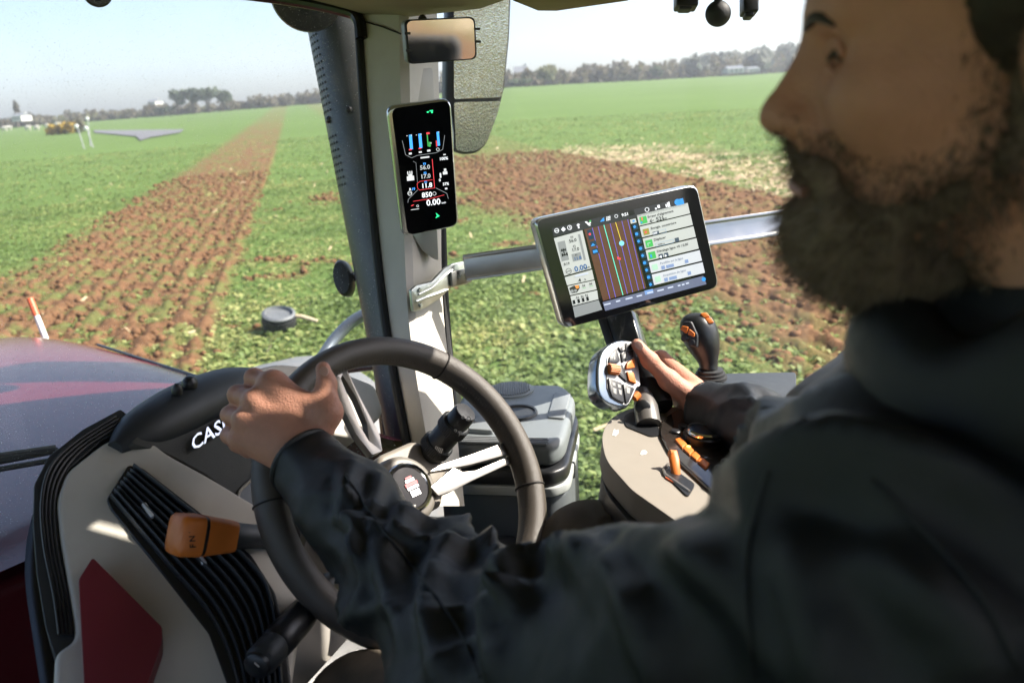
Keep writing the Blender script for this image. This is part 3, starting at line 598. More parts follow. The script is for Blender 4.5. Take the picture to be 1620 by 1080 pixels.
# hanging mount ball and clips
tube('accessory_rail', [P(985, -50, 1.33), P(1060, -58, 1.25)+UP*.0, P(1136, -40, 1.25)+UP*.012, P(1185, -42, 1.25)+UP*.012, P(1420, -75, 1.22)], .009, BLKP, e, seg=10)
c = P(1136, 22, 1.25); e = empty('ball_mount', c, 'black rubber ball mount hanging at the top edge', 'mount')
lathe('ball', c, UP, [(max(.0001, .0185*math.sin(t)), -.0185*math.cos(t)) for t in np.linspace(0.02, math.pi-.02, 17)], BLK, e, seg=28); tube('stem', [c+UP*.015, c+UP*.06], .006, BLK, e, seg=10)
for (x, y, w_, h_, lb) in ((1085, 4, .016, .012, 'black clip left of the ball mount'), (1185, 6, .011, .02, 'black pointed clip right of the ball mount')):
    c = P(x, y, 1.25); e = empty('roof_clip', c, lb, 'clip', 'clips on the roof edge'); obox('body', c, CR*w_, CU*h_*.8, fw*.014, BLKP, e, bevel=.003); obox('jaw', c+CU*h_*-.6-CR*w_*.1, CR*w_*.6, CU*h_*.5, fw*.01, BLKP, e, bevel=.003); tube('hook', [c+UP*.01, c+UP*.06], .004, BLKP, e, seg=8)
# ---- right front pillar
pf = plane3((570, 0, 1.62), (640, 690, 1.46), (640, 0, 1.58)); e = empty('cab_pillar', P(660, 720, 1.5), 'cream right hand windscreen pillar carrying the tall display', 'pillar')
ps = plane3((640, 0, 1.58), (700, 690, 1.46), (705, 0, 1.72))
Lf = catmull([P(566, -30, 1.66), P(585, 250, 1.60), P(608, 470, 1.55), P(632, 620, 1.51), P(668, 800, 1.46)], 6)
Md = catmull([P(640, -30, 1.585), P(645, 250, 1.54), P(650, 470, 1.50), P(668, 620, 1.47), P(700, 800, 1.43)], 6)
Rt = catmull([P(690, -30, 1.70), P(697, 250, 1.66), P(700, 470, 1.62), P(716, 620, 1.58), P(735, 800, 1.54)], 6)
V, F = [], []
for a, m_, b_ in zip(Lf, Md, Rt):
    bb = (a+b_)/2+(a+b_-2*m_)*.35; ring = [a*.98+m_*.02, a*.5+m_*.5+nrm(m_-(a+b_)/2)*.006, m_*.86+a*.14+nrm(m_-(a+b_)/2)*.004, m_*.9+b_*.1, m_*.5+b_*.5, b_, bb]; V += ring
m = 7
for i in range(len(Lf)-1):
    for k in range(m): F.append((i*m+k, i*m+(k+1) % m, (i+1)*m+(k+1) % m, (i+1)*m+k))
me = bpy.data.meshes.new('trim'); me.from_pydata([tuple(v) for v in V], [], F); fixn(me); link('trim', me, CREAM, e, ang=28)
plate('cover_panel', [(645, 112), (683, 108), (686, 165), (648, 170)], plane3((645, 110, 1.585), (685, 110, 1.655), (650, 250, 1.555)), -.004, .0025, GREIGE, e, r=5, bevel=.001)
tube('trim_joint', [P(572, 33, 1.632), P(606, 43, 1.597), P(634, 54, 1.574)], .0016, BLKP, e, seg=6)
tube('rubber_seal', [a+nrm(C0-a)*.002+sideL*.004 for a in Lf], .0085, BLK, e, seg=10)
# side window seal and glass
sealp = [P(690, 180, 1.74), P(698, 330, 1.72), P(703, 470, 1.69), P(713, 600, 1.66), P(724, 760, 1.62)]
e = empty('side_window', sealp[-1], 'clear right side window behind the display with a dark rubber edge', 'window')
tube('rubber_edge', catmull(sealp, 6), .009, BLK, e, seg=10)
def glass_mat(name, dust, spk):
    m = bpy.data.materials.new(name); m.use_nodes = True; n = m.node_tree; L = n.links.new; n.nodes.clear(); out = n.nodes.new('ShaderNodeOutputMaterial')
    tr = n.nodes.new('ShaderNodeBsdfTransparent'); tr.inputs[0].default_value = (.97, .985, .975, 1); gl = n.nodes.new('ShaderNodeBsdfGlossy'); gl.inputs['Roughness'].default_value = .01
    lw = n.nodes.new('ShaderNodeFresnel'); lw.inputs[0].default_value = 1.18; m1 = n.nodes.new('ShaderNodeMixShader'); L(lw.outputs[0], m1.inputs[0]); L(tr.outputs[0], m1.inputs[1]); L(gl.outputs[0], m1.inputs[2])
    df = n.nodes.new('ShaderNodeBsdfTranslucent'); df.inputs[0].default_value = (.75, .76, .74, 1); d2 = n.nodes.new('ShaderNodeBsdfDiffuse'); d2.inputs[0].default_value = (.7, .7, .68, 1); a = n.nodes.new('ShaderNodeMixShader'); L(df.outputs[0], a.inputs[1]); L(d2.outputs[0], a.inputs[2])
    g = n.nodes.new('ShaderNodeNewGeometry'); t = n.nodes.new('ShaderNodeTexNoise'); t.inputs['Scale'].default_value = 420; t.inputs['Detail'].default_value = 2; L(g.outputs['Position'], t.inputs['Vector'])
    t2 = n.nodes.new('ShaderNodeTexNoise'); t2.inputs['Scale'].default_value = 6; t2.inputs['Detail'].default_value = 5; L(g.outputs['Position'], t2.inputs['Vector'])
    mr = n.nodes.new('ShaderNodeMapRange'); mr.inputs[1].default_value = .655; mr.inputs[2].default_value = .74; mr.inputs[4].default_value = spk; L(t.outputs[0], mr.inputs[0])
    m3 = n.nodes.new('ShaderNodeMapRange'); m3.inputs[1].default_value = .3; m3.inputs[2].default_value = .8; m3.inputs[3].default_value = dust*.4; m3.inputs[4].default_value = dust*1.5; L(t2.outputs[0], m3.inputs[0])
    ad = n.nodes.new('ShaderNodeMath'); ad.operation = 'ADD'; ad.use_clamp = True; L(mr.outputs[0], ad.inputs[0]); L(m3.outputs[0], ad.inputs[1])
    m2 = n.nodes.new('ShaderNodeMixShader'); L(ad.outputs[0], m2.inputs[0]); L(m1.outputs[0], m2.inputs[1]); L(a.outputs[0], m2.inputs[2]); L(m2.outputs[0], out.inputs[0]); return m
GLW = glass_mat('dusty_windscreen_glass', .045, .7); GLS = glass_mat('side_glass', .012, .06)
mesh('sun_slot_pane', SUN_SLOT, [(0, 1, 2, 3)], GLS, [o for o in bpy.data.objects if o.name == 'cab_roof'][0], smooth=False)  # pane covering the slot added for the sun stripe
gp = [P(693, -40, 1.76), P(724, 800, 1.63), P(1250, 850, 2.05), P(1330, -40, 2.2)]
mesh('pane', gp, [(0, 1, 2, 3)], GLS, e, smooth=False)
# windscreen: curved glass from the pillar round the dash
e = empty('windscreen', TR(.6, 0, 1.7), 'dusty curved front windscreen with black border', 'windscreen')
colx = [(-420, 1.25), (-150, 1.42), (60, 1.60), (250, 1.70), (420, 1.70), (510, 1.67), (566, 1.645)]
V, F = [], []; nx = 25; ny = 14
def ws(px_t, v):
    dts = np.interp(px_t, [c[0] for c in colx], [c[1] for c in colx]); bx = np.interp(px_t, [-420, -150, 60, 250, 420, 510, 566], [-520, -190, 40, 270, 470, 590, 664]); yt = np.interp(px_t, [-420, 0, 430, 566], [-90, -60, -8, 15])
    return P(px_t+(bx-px_t)*v, yt+(1150-yt)*v, dts-(.02+.28*v)*(1-.55*sstep(250, 566, px_t)))
us = np.linspace(-420, 566, nx)
for i in range(nx):
    for j in range(ny): V.append(ws(us[i], j/(ny-1)))
F = [(i*ny+j, i*ny+j+1, (i+1)*ny+j+1, (i+1)*ny+j) for i in range(nx-1) for j in range(ny-1)]
mesh('glass', V, F, GLW, e)
frit = M('black_frit', (.006, .006, .007), .3, var=.1)
tube('top_border', catmull([P(-200, -60, 1.62), P(200, -28, 1.72), P(430, -4, 1.69), P(540, 16, 1.645), P(566, 30, 1.635), P(572, 62, 1.63)], 6), .012, frit, e, seg=10)

# the rest of the cab round the camera: rear wall, door, seat
DT = M('dark_trim', (.05, .05, .05), .6, var=.1, bump=.2, bs=700)
e = empty('cab_rear_wall', TR(-1.5, 0, 1.7), 'dark lower rear wall of the cab with window posts behind the camera', 'wall')
obox('lower_panel', TR(-1.52, 0, 2.0), RGT*.95, FWD*.03, UP*.32, DT, e, bevel=.01)
for r_ in (-.92, -.3, .92): obox('window_post', TR(-1.52, r_, 2.72), RGT*.06, FWD*.04, UP*.4, GREIGE, e, bevel=.01)
e = empty('cab_door', TR(-.6, -.95, 1.7), 'left cab door with dark lower panel beside the camera', 'door')
obox('lower_panel', TR(-.62, -.98, 1.98), FWD*.86, RGT*.03, UP*.28, DT, e, bevel=.01); obox('front_frame', TR(.25, -.98, 2.6), FWD*.04, RGT*.03, UP*.45, DT, e, bevel=.01); obox('top_frame', TR(-.62, -.98, 3.02), FWD*.86, RGT*.03, UP*.04, DT, e, bevel=.01)
# ================================================================== DASHBOARD
PA = plane3((230, 690, 1.12), (110, 1040, .90), (420, 1040, .95))
SOFT = M('dash_soft_black', (.022, .026, .031), .5, var=.1, bump=.2, bs=1100); TEXT_ = M('textured_grey', (.055, .054, .05), .6, var=.12, bump=.8, bs=900)
dash = empty('dashboard', P(300, 1080, .95), 'cream and black tractor dashboard left of the steering wheel', 'dashboard')
# cream side panel, thick moulding
cream = [(158, 702), (190, 686), (232, 690), (262, 715), (330, 752), (430, 812), (455, 860), (470, 930), (472, 1010), (450, 1160), (80, 1160), (86, 1032), (118, 1010), (117, 985), (94, 850), (88, 790), (104, 745)]
plate('side_panel', cream, PA, -.14, 0, CREAM, dash, bevel=.016, r=14, seg=4)
# black defroster strip at the windscreen foot
strip = [(215, 660), (160, 690), (108, 735), (88, 790), (94, 850), (117, 985), (120, 1012), (86, 1036), (70, 985), (56, 900), (50, 820), (52, 760), (75, 715), (130, 672), (190, 640)]
plate('defrost_strip', strip, PA, -.12, -.008, DGR, dash, bevel=.006, r=5)
sl_l = [(183, 655), (120, 695), (80, 735), (66, 790), (70, 860), (86, 940), (94, 1000)]
for k in range(4):
    o = k*6.2; cpts = catmull([np.array([x+o*(1 if i > 1 else .7), y+o*(.1 if i > 2 else .55), 0]) for i, (x, y) in enumerate(sl_l)], 6)
    tube('defrost_slat', [PA.hit(p[0], p[1], -.004) for p in cpts], .0022, BLKP, dash, seg=8)
# black border of the windscreen beside the strip
bd_o = catmull([np.array(p+(0,), float) for p in ((330, 575), (215, 628), (120, 680), (62, 735), (36, 800), (30, 880), (45, 990), (62, 1100))], 6)
bd_i = catmull([np.array(p+(0,), float) for p in ((345, 592), (225, 655), (140, 702), (95, 755), (80, 810), (80, 890), (95, 1000), (110, 1100))], 6)
V, F = [], []
for a, b in zip(bd_o, bd_i): V += [PA.hit(a[0], a[1], -.055), PA.hit(b[0], b[1], -.055)]
F = [(2*i, 2*i+1, 2*i+3, 2*i+2) for i in range(len(bd_o)-1)]
wsb = [o for o in bpy.data.objects if o.name == 'windscreen'][0]
bo = mesh('black_border', V, F, frit, wsb); sd_ = bo.modifiers.new('s', 'SOLIDIFY'); sd_.thickness = .004
# air outlet: recess, frame, curved slats
well = [(203, 737), (168, 792), (176, 808), (262, 915), (330, 1002), (362, 1090), (372, 1160), (470, 1160), (452, 1010), (436, 940), (398, 880), (320, 815), (226, 742)]
plate('air_outlet', well, PA, -.02, .004, BLKP, dash, bevel=.003, r=6)
Lb = catmull([np.array(p+(0,), float) for p in ((176, 792), (258, 892), (334, 985), (372, 1080), (384, 1170))], 8)
Rb = catmull([np.array(p+(0,), float) for p in ((214, 742), (315, 822), (392, 888), (432, 960), (452, 1160))], 8)
for k in range(8):
    t = (k+.35)/7.6; cp = [a*(1-t)+b*t for a, b in zip(Lb, Rb)]
    tube('slat', [PA.hit(p[0], p[1], .0065+.0015*(k % 2)) for p in cp], .0042, DGR, dash, seg=8, sx=1.6, sy=.55, up=PA.n)
for k in range(6):
    t = .04+.03*k; a = Lb[3]*(1-t*4.5)+Rb[3]*t*4.5; b = Lb[7]*(1-t*4.5)+Rb[7]*t*4.5
    plate('guide_vane', [(a[0]-4, a[1]+2), (a[0]+3, a[1]-2), (a[0]+16, a[1]+10), (a[0]+9, a[1]+14)], PA, .004, .0085, DGR, dash)
for (x, y) in ((234, 816), (316, 891)):
    plate('slider_tab', [(x-10, y-10), (x-3, y-13), (x+12, y+8), (x+4, y+11)], PA, .006, .014, M('white_tab', (.72, .74, .76), .4), dash, bevel=.0015)
# red insert
plate('red_insert', [(150, 903), (128, 938), (140, 1160), (216, 1160), (258, 1034), (258, 1012)], PA, -.004, .03, M('maroon_plastic', (.17, .018, .03), .45, var=.06, bump=.12, bs=900), dash, bevel=.02, r=6, seg=3)
# instrument hood with the chrome letters: profile swept along the dash
PB = plane3((240, 725, 1.10), (395, 640, 1.30), (400, 780, 1.20))
face = [(205, 700), (240, 672), (345, 625), (400, 608), (440, 600), (470, 640), (480, 760), (470, 860), (420, 830), (330, 752), (262, 715)]
plate('instrument_face', face, PB, -.09, 0, TEXT_, dash, bevel=.01, r=10, seg=3)
a0, a1 = PB.hit(203, 692, .012), PB.hit(408, 592, .012); crv = [a0+(a1-a0)*t+UP*.008*math.sin(math.pi*t) for t in np.linspace(-.02, 1.0, 14)]
tube('hood_roll', [p-PB.n*.035 for p in crv], [.012, .034, .041, .044, .045, .045, .044, .04, .03], SOFT, dash, seg=28, sx=1, sy=.8)
back = [PB.hit(190, 700, -.07), PB.hit(395, 590, -.07)]
obox('upper_shelf', (back[0]+back[1])/2+np.array([-.02, .05, -.035]), (back[1]-back[0])*.5, FWD*.07, UP*.022, DGR, dash, bevel=.012)
for (x, y, r_) in ((293, 622, .0095), (273, 634, .0065)):
    c = PB.hit(x, y, .012)+UP*.016; lathe('light_sensor', c-UP*.012, UP*.9+PB.n*.3, [(0, 0), (r_*1.15, 0), (r_*1.15, .006), (r_, .010), (r_*.6, .0145), (0, .0155)], BLKP, dash, seg=20)
# right cream shoulder of the dash, by the hand
plate('cream_shoulder', [(396, 590), (430, 582), (520, 590), (585, 615), (600, 660), (560, 700), (500, 690), (440, 640)], PB, -.05, .015, CREAM, dash, bevel=.012, r=12, seg=3)
# chrome letters
lm = texts('chrome_lettering', [('CASE IH', 298, 719, 31, (.845, -.535), (-.16, -.985))], PB, .006, CHROME, dash, solid=.007)
bv = lm.modifiers.new('b', 'BEVEL'); bv.width = .0008; bv.segments = 2
# pocket with pale rim, lower column
plate('pocket_floor', [(372, 800), (380, 772), (420, 745), (450, 740), (450, 800), (420, 830)], PB, .001, .004, BLKP, dash, r=10)
tube('pocket_rim', [PB.hit(x, y, .004) for x, y in ((378, 822), (371, 800), (376, 779), (395, 760), (430, 738), (450, 728))], .0024, SATIN, dash, seg=8)
PL = plane3((470, 900, 1.08), (560, 1080, 1.02), (700, 850, 1.30))
plate('column_shroud', [(440, 800), (560, 780), (640, 800), (640, 900), (560, 1000), (470, 1100), (400, 1160), (380, 1160), (470, 1000), (455, 900)], PL, -.10, -.01, M('column_cream', (.17, .155, .135), .55, var=.05, bump=.2, bs=900), dash, bevel=.012, r=10)
plate('knee_panel', [(520, 985), (700, 800), (900, 790), (900, 1160), (400, 1160)], PL, -.16, -.11, BLKP, dash, bevel=.01)
# ================================================================== STALKS
def stalk(name, label, pts, prof, mats, parent=None): pass
e = empty('shuttle_lever', P(420, 845, 1.02), 'orange tipped shuttle lever left of the steering wheel', 'lever')
a, b = P(276, 845, .965), P(470, 850, 1.08); ax_ = nrm(b-a); L_ = np.linalg.norm(b-a); vp_ = nrm(CU-ax_*(CU @ ax_))
def boxloft(name, o, ax, secs, mat, parent, up, seg=24):
    """rounded rectangular sections: (along, half width, half height)"""
    up = nrm(up-ax*(up @ ax)); sd = np.cross(ax, up); V = []; F = []
    for (h, wx, wy) in secs:
        for j in range(seg):
            t = 2*math.pi*j/seg; c, s = math.cos(t), math.sin(t); k = .42; V.append(o+ax*h+sd*wx*math.copysign(abs(c)**k, c)+up*wy*math.copysign(abs(s)**k, s))
    n = len(secs)
    for i in range(n-1):
        for j in range(seg): F.append((i*seg+j, i*seg+(j+1) % seg, (i+1)*seg+(j+1) % seg, (i+1)*seg+j))
    F += [tuple(reversed(range(seg))), tuple((n-1)*seg+j for j in range(seg))]
    me = bpy.data.meshes.new(name); me.from_pydata([tuple(v) for v in V], [], F); fixn(me); return link(name, me, mat, parent, ang=45)
boxloft('tip', a, ax_, [(-.002, .010, .012), (0, .019, .021), (.004, .0215, .0235), (.026, .0225, .0235)], ORANGE, e, vp_)
boxloft('tip_band', a, ax_, [(.026, .0218, .0225), (.0305, .0216, .0222)], BLKP, e, vp_)
boxloft('grip', a, ax_, [(.0305, .0222, .0230), (.05, .0205, .0205), (.070, .0175, .018)], ORANGE, e, vp_)
tube('arm', [a+ax_*.068, a+ax_*.10, a+ax_*L_], [.0165, .0145, .014], DGR, e, seg=20)
lathe('boot', a+ax_*.122, ax_, [(.014, 0), (.022, .004), (.025, .012), (.02, .02), (.024, .028), (.02, .04)], BLKP, e, seg=24)
PT = Plane(a+ax_*.02+nrm(C0-a)*.0235, nrm(C0-a-ax_*((C0-a) @ ax_)))
texts('lever_print', [('F N R', 309, 866, 13, (-.08, -1), (-1, .08))], PT, .001, BLKP, e)
e = empty('indicator_stalk', P(480, 975, 1.0), 'black indicator stalk below the steering wheel with white symbols', 'stalk')
a, b = P(408, 1050, .90), P(520, 925, 1.05); ax_ = nrm(b-a); L_ = np.linalg.norm(b-a)
lathe('end_button', a, -ax_, [(.015, -.002), (.0145, .004), (.011, .0065), (0, .007)], BLKP, e, seg=28)
lathe('collar', a, ax_, [(.0145, 0), (.0165, .003), (.018, .006), (.018, .030), (.0165, .034)], DGR, e, seg=32)
lathe('body', a+ax_*.034, ax_, [(.0165, 0), (.0185, .003), (.019, .02), (.019, .05), (.016, .09), (.015, L_-.03)], BLKP, e, seg=32)
PT = Plane(a+ax_*.03+nrm(C0-a)*.0195, nrm(C0-a-ax_*((C0-a) @ ax_)))
texts('stalk_print', [('o', 432, 1022, 16), ('o', 438, 1012, 16), ('O', 455, 1008, 14), ('o', 460, 990, 14), ('l', 408, 1056, 14)], PT, .001, WHT, e, e1=(.67, -.74), e2=(-.74, -.67))
e = empty('wiper_stalk', P(690, 712, 1.24), 'ribbed black rotary stalk right of the steering wheel hub', 'stalk')
a, b = P(683, 714, 1.24), P(738, 650, 1.20); ax_ = nrm(b-a); L_ = np.linalg.norm(b-a); k = L_/.078
lathe('base', a-ax_*.012, ax_, [(.019, 0), (.021, .004), (.0205, .016*k)], BLKP, e, seg=36)
lathe('ring', a+ax_*.004*k, ax_, [(.021, 0), (.0225, .002), (.0225, .012*k), (.021, .014*k)], DGR, e, seg=36)
lathe('barrel', a+ax_*.018*k, ax_, [(.0195, 0), (.0195, .022*k), (.0185, .024*k)], BLKP, e, seg=36)
lathe('dial', a+ax_*.042*k, ax_, [(.0205, 0), (.0215, .002), (.0215, .013*k), (.0195, .015*k)], DGR, e, seg=36)
lathe('end_knob', a+ax_*.057*k, ax_, [(.0175, 0), (.0175, .016*k), (.0155, .020*k), (0, .021*k)], BLKP, e, seg=36)
rl = []
for (h0, h1, rr) in ((.005, .017, .0227), (.043, .056, .0217)):
    s1_ = nrm(np.cross(ax_, UP)); s2_ = np.cross(ax_, s1_)
    for q in range(44): t = 2*math.pi*q/44; dd = s1_*math.cos(t)+s2_*math.sin(t); rl.append(([a+ax_*h0*k+dd*rr, a+ax_*h1*k+dd*rr], .0009))
rb = tubes('grip_ribs', rl, BLKP, e, seg=4); rb['kind'] = 'stuff'
PT = Plane((a+b)/2+nrm(C0-a)*.0215, nrm(C0-a-ax_*((C0-a) @ ax_)))
texts('stalk_print', [('IIIII', 687, 711, 11), ('o D o', 730, 660, 10, (.93, .36), (.36, -.93)), ('o o', 718, 681, 10, (.93, .36), (.36, -.93)), ('l', 726, 688, 8)], PT, .0022, WHT, e, e1=(.93, .36), e2=(.36, -.93))
# ================================================================== STEERING WHEEL
EW = math.radians(34.8); WN = -FWD*math.cos(EW)+UP*math.sin(EW); WA = nrm(np.cross(UP, WN)); WB = np.cross(WN, WA)
if WA @ CR < 0: WA, WB = -WA, np.cross(WN, -WA)
if WB[2] < 0: WB = -WB
PW = Plane(WC, WN); RT = .0205; RR = .215-RT
LEA = M('wheel_leather', (.068, .058, .049), .40, var=.15, vs=60, bump=.35, bs=1300)
sw = empty('steering_wheel', WC-WN*.05, 'leather rimmed steering wheel with satin silver spokes', 'steering wheel')
def rim_pt(t, dr=0, dn=0): return WC+(RR+dr)*(math.cos(t)*WA+math.sin(t)*WB)+WN*dn
N_ = 120; V, F = [], []; sg = 20
for i in range(N_):
    t = 2*math.pi*i/N_; rd_ = math.cos(t)*WA+math.sin(t)*WB
    for j in range(sg): a = 2*math.pi*j/sg; V.append(rim_pt(t)+rd_*RT*math.cos(a)*.92+WN*RT*math.sin(a)*1.12)
F = [(i*sg+j, i*sg+(j+1) % sg, ((i+1) % N_)*sg+(j+1) % sg, ((i+1) % N_)*sg+j) for i in range(N_) for j in range(sg)]
me = bpy.data.meshes.new('rim'); me.from_pydata([tuple(v) for v in V], [], F); fixn(me); link('rim', me, LEA, sw, ang=180)
lst = []
for i in range(230):
    t = 2*math.pi*i/230; dt = .011; lst.append(([rim_pt(t, -RT*.86, RT*.34), rim_pt(t+dt, -RT*.72, RT*.60)], .0011))
sti = tubes('stitching', lst, M('stitch_thread', (.10, .085, .065), .8), sw, seg=5); sti['kind'] = 'stuff'
def ang_of(px, py): v = PW.hit(px, py)-WC; return math.atan2(v @ WB, v @ WA)
for (x, y) in ((700, 568), (408, 800), (835, 770)):
    t = ang_of(x, y); rd_ = math.cos(t)*WA+math.sin(t)*WB; ring = [rim_pt(t)+rd_*(RT+.0004)*.92*math.cos(a)+WN*(RT+.0004)*1.12*math.sin(a) for a in np.linspace(0, 2*math.pi, 28, endpoint=False)]
    tube('seam', ring, .0013, M('seam_dark', (.012, .01, .009), .7), sw, seg=6, closed=True)
# hub and spokes (set below the rim plane)
PH = Plane(WC-WN*.012, WN)
SPK = [[[(676, 748), (692, 738), (740, 722), (800, 700), (817, 695), (828, 714), (836, 742), (818, 739), (813, 726), (818, 717), (805, 719), (740, 737), (714, 742)],
        [(714, 742), (728, 749), (748, 747), (800, 725), (813, 722), (815, 736), (806, 733), (745, 761), (712, 778), (690, 786), (678, 772)]],
       [[(601, 716), (597, 690), (560, 620), (536, 566), (524, 573), (520, 592), (534, 606), (538, 596), (560, 632), (577, 672), (580, 700)],
        [(601, 716), (580, 700), (565, 675), (545, 625), (535, 600), (523, 592), (522, 606), (540, 650), (560, 690), (585, 722)]],
       [[(640, 800), (618, 860), (600, 930), (590, 960), (618, 968), (632, 900), (655, 800)]]]
for pg in SPK: plate('spoke', pg, PH, -.007, .007, SATIN, sw, bevel=.0025, seg=2, r=2)
hub = lathe('hub', WC-WN*.075, WN, [(.045, 0), (.05, .03), (.047, .055), (.043, .062), (.039, .064)], M('hub_grey', (.16, .145, .125), .45, var=.06), sw, seg=44)
hc = PH.hit(648, 755)
lathe('hub_ring', WC-WN*.012, WN, [(.027, .004), (.0285, .007), (.0315, .0085), (.034, .006), (.0355, 0), (.0355, -.004)], CHROME, sw, seg=48)
lathe('emblem_disc', WC-WN*.012, WN, [(0, .0), (.0275, .0), (.0275, .005), (.0, .0052)], M('emblem_black', (.004, .004, .005), .15, spec=.3), sw, seg=40)
PE = Plane(WC-WN*.006, WN); cx_, cy_ = 648, 752
def emb(x, y): p = WC+WA*x+WB*y; v = p-C0; d = v @ fw; return (810+FPX*(v @ CR)/d, 540-FPX*(v @ CU)/d)
def rect(x0, y0, x1, y1): return [emb(x0, y0), emb(x1, y0), emb(x1, y1), emb(x0, y1)]
SILV = M('emblem_silver', (.7, .7, .72), .25, .6); EMR = M('emblem_red', (.55, .02, .03), .4)
flat('emblem_bars', [rect(-.007, .006, .007, .0095), rect(-.009, -.004, .009, -.0005)], PE, .0006, SILV, sw); flat('emblem_red_bars', [rect(-.010, .0005, .010, .005), rect(-.005, .0105, .005, .013)], PE, .0006, EMR, sw)
flat('emblem_legs', [rect(x-.0013, -.014, x+.0013, -.006) for x in (-.006, -.002, .002, .006)], PE, .0006, SILV, sw)
# column head behind the wheel, tan
PCo = Plane(WC-WN*.06, WN); e2 = plate('column_head', [(600, 720), (655, 696), (685, 705), (708, 740), (700, 800), (620, 830), (590, 780)], PCo, -.09, .0, M('column_tan', (.22, .195, .165), .5, var=.05, bump=.2, bs=900), None, bevel=.01, r=8)
tag(e2, 'tan steering column cover behind the wheel hub', 'column cover')
# sticker behind the rim
PS = plane3((545, 805, 1.16), (560, 860, 1.16), (580, 800, 1.2))
s_ = plate('paper_label', [(462, 806), (472, 803), (492, 858), (484, 864)], PB, .02, .0225, WHT, None); tag(s_, 'small white paper label with blue print behind the steering wheel rim', 'label')
texts('label_print', [('Sx', 469, 838, 13, (.35, .93), (.93, -.35))], PB, .0235, M('blue_ink', (.05, .08, .3), .6), s_)
wi = empty('wiper', P(40, 728, 1.45), 'black windscreen wiper blade lying over the hood at the left', 'wiper')
tube('arm', [P(-60, 738, 1.42), P(92, 712, 1.5)], [.009, .006], BLKP, wi, seg=8); tube('blade', [P(-60, 752, 1.42), P(80, 728, 1.49)], .005, BLK, wi, seg=6); tube('spoiler', [P(-60, 727, 1.42), P(88, 706, 1.5)], .004, GRY, wi, seg=6)
# ================================================================== DISPLAYS
FRAME = M('display_silver', (.60, .63, .63), .22, .9, var=.06, vs=40); GLS_BLK = M('display_glass', (.004, .004, .005), .06, var=.1, coat=.3, spec=.6)
def em(name, c, s=.5): return M(name, tuple(x*.25 for x in c), .08, var=.03, emit=c, es=s, spec=.6)
UW, UD, UB, UBL, UGR, UBR = em('screen_white', (.62, .66, .63), .3), em('screen_dark', (.012, .013, .016), .3), em('screen_bar', (.03, .032, .038), .4), em('screen_blue', (.03, .22, .55), .6), em('screen_green', (.05, .34, .08), .55), em('screen_brown', (.085, .04, .026), .55)
UPB, UTE, UYE, URE, UPG, UGY, UOR, UBK = em('screen_purple', (.10, .09, .40), .7), em('screen_teal', (.08, .55, .40), .7), em('screen_yellow', (.5, .4, .04), .7), em('screen_red', (.6, .05, .06), .7), em('screen_pale_green', (.35, .55, .42), .5), em('screen_grey', (.26, .28, .28), .4), em('screen_orange', (.6, .22, .05), .6), em('screen_black', (.01, .012, .015), .2)
UWT = em('screen_letter', (.75, .78, .80), .6)
def quadplane(px, wdt):
    r = [ray(*q) for q in px]; A_ = np.stack([r[0], -r[1], r[2], -r[3]], 1); d = np.linalg.svd(A_)[2][-1]; d = d*np.sign(d[0]); Q = [d[i]*r[i] for i in range(4)]; s = wdt/np.linalg.norm(Q[1]-Q[0]); Q = [C0+q*s for q in Q]
    return Plane(sum(Q)/4, np.cross(Q[1]-Q[0], Q[3]-Q[0]))
PT1 = quadplane([(845, 347), (1103, 291), (1139, 455), (893, 521)], .31)
tb = empty('touch_terminal', PT1.hit(990, 500), 'wide silver framed touch terminal showing a guidance map', 'display')
oc = [(845, 347, 14), (1103, 291, 14), (1139, 455, 14), (893, 521, 14)]
def inset(q, k):
    c = np.mean([p[:2] for p in q], 0); return [tuple(np.array(p[:2])+(c-np.array(p[:2]))*k)+tuple(p[2:]) for p in q]
plate('frame', oc, PT1, -.026, 0, FRAME, tb, bevel=.004, r=14, seg=3)
plate('screen', inset(oc, .022), PT1, -.004, .0012, GLS_BLK, tb, r=11)
scr1 = [o for o in tb.children if o.name.startswith('screen')][0]
z6 = lambda x, y: (860+x/5.144, 300+y/5.144)
def zf(name, polys, off, mat):
    if name in ('map_tool_tiles', 'map_tool_icons'):
        for q in polys: flat(name[:-1], [[z6(*p) for p in q]], PT1, off, mat, scr1)
        return
    return flat(name, [[z6(*p) for p in q] for q in polys], PT1, off, mat, scr1)
D0 = .0016
# direction vectors on the tilted screen in zoom units
hx, hy = np.array([.972, -.236]), np.array([.225, .974])
def quadz(x, y, w_, h_): o = np.array([x, y]); return [tuple(o), tuple(o+hx*w_), tuple(o+hx*w_+hy*h_), tuple(o+hy*h_)]
zf('status_bar', [[(62, 315), (1140, 65), (1158, 130), (80, 383)]], D0, UB)
zf('left_panel', [[(80, 395), (312, 330), (385, 640), (165, 700)], [(168, 712), (390, 650), (408, 730), (188, 778)], [(192, 785), (411, 737), (428, 810), (212, 858)], [(215, 866), (432, 818), (442, 890), (232, 945)]], D0, UW)
zf('left_panel_foot', [[(234, 952), (444, 897), (474, 975), (252, 1040)]], D0, UGY)
zf('map', [[(326, 325), (690, 240), (832, 800), (480, 905)]], D0, UBR)
top0, top1, bot0, bot1 = np.array([326, 325]), np.array([690, 240]), np.array([480, 905]), np.array([832, 800])
def mp_(u, v): return tuple((top0*(1-u)+top1*u)*(1-v)+(bot0*(1-u)+bot1*u)*v)
def vline(u, v0, v1, w_, du=0): return [mp_(u-w_, v0), mp_(u+w_, v0), mp_(u+du+w_, v1), mp_(u+du-w_, v1)]
zf('map_lines', [vline(u, .0, 1, .006, -.02) for u in (.18, .31, .58, .84, .97)]+[vline(.70, .34, 1, .006, -.015)], D0+.0003, UPB)
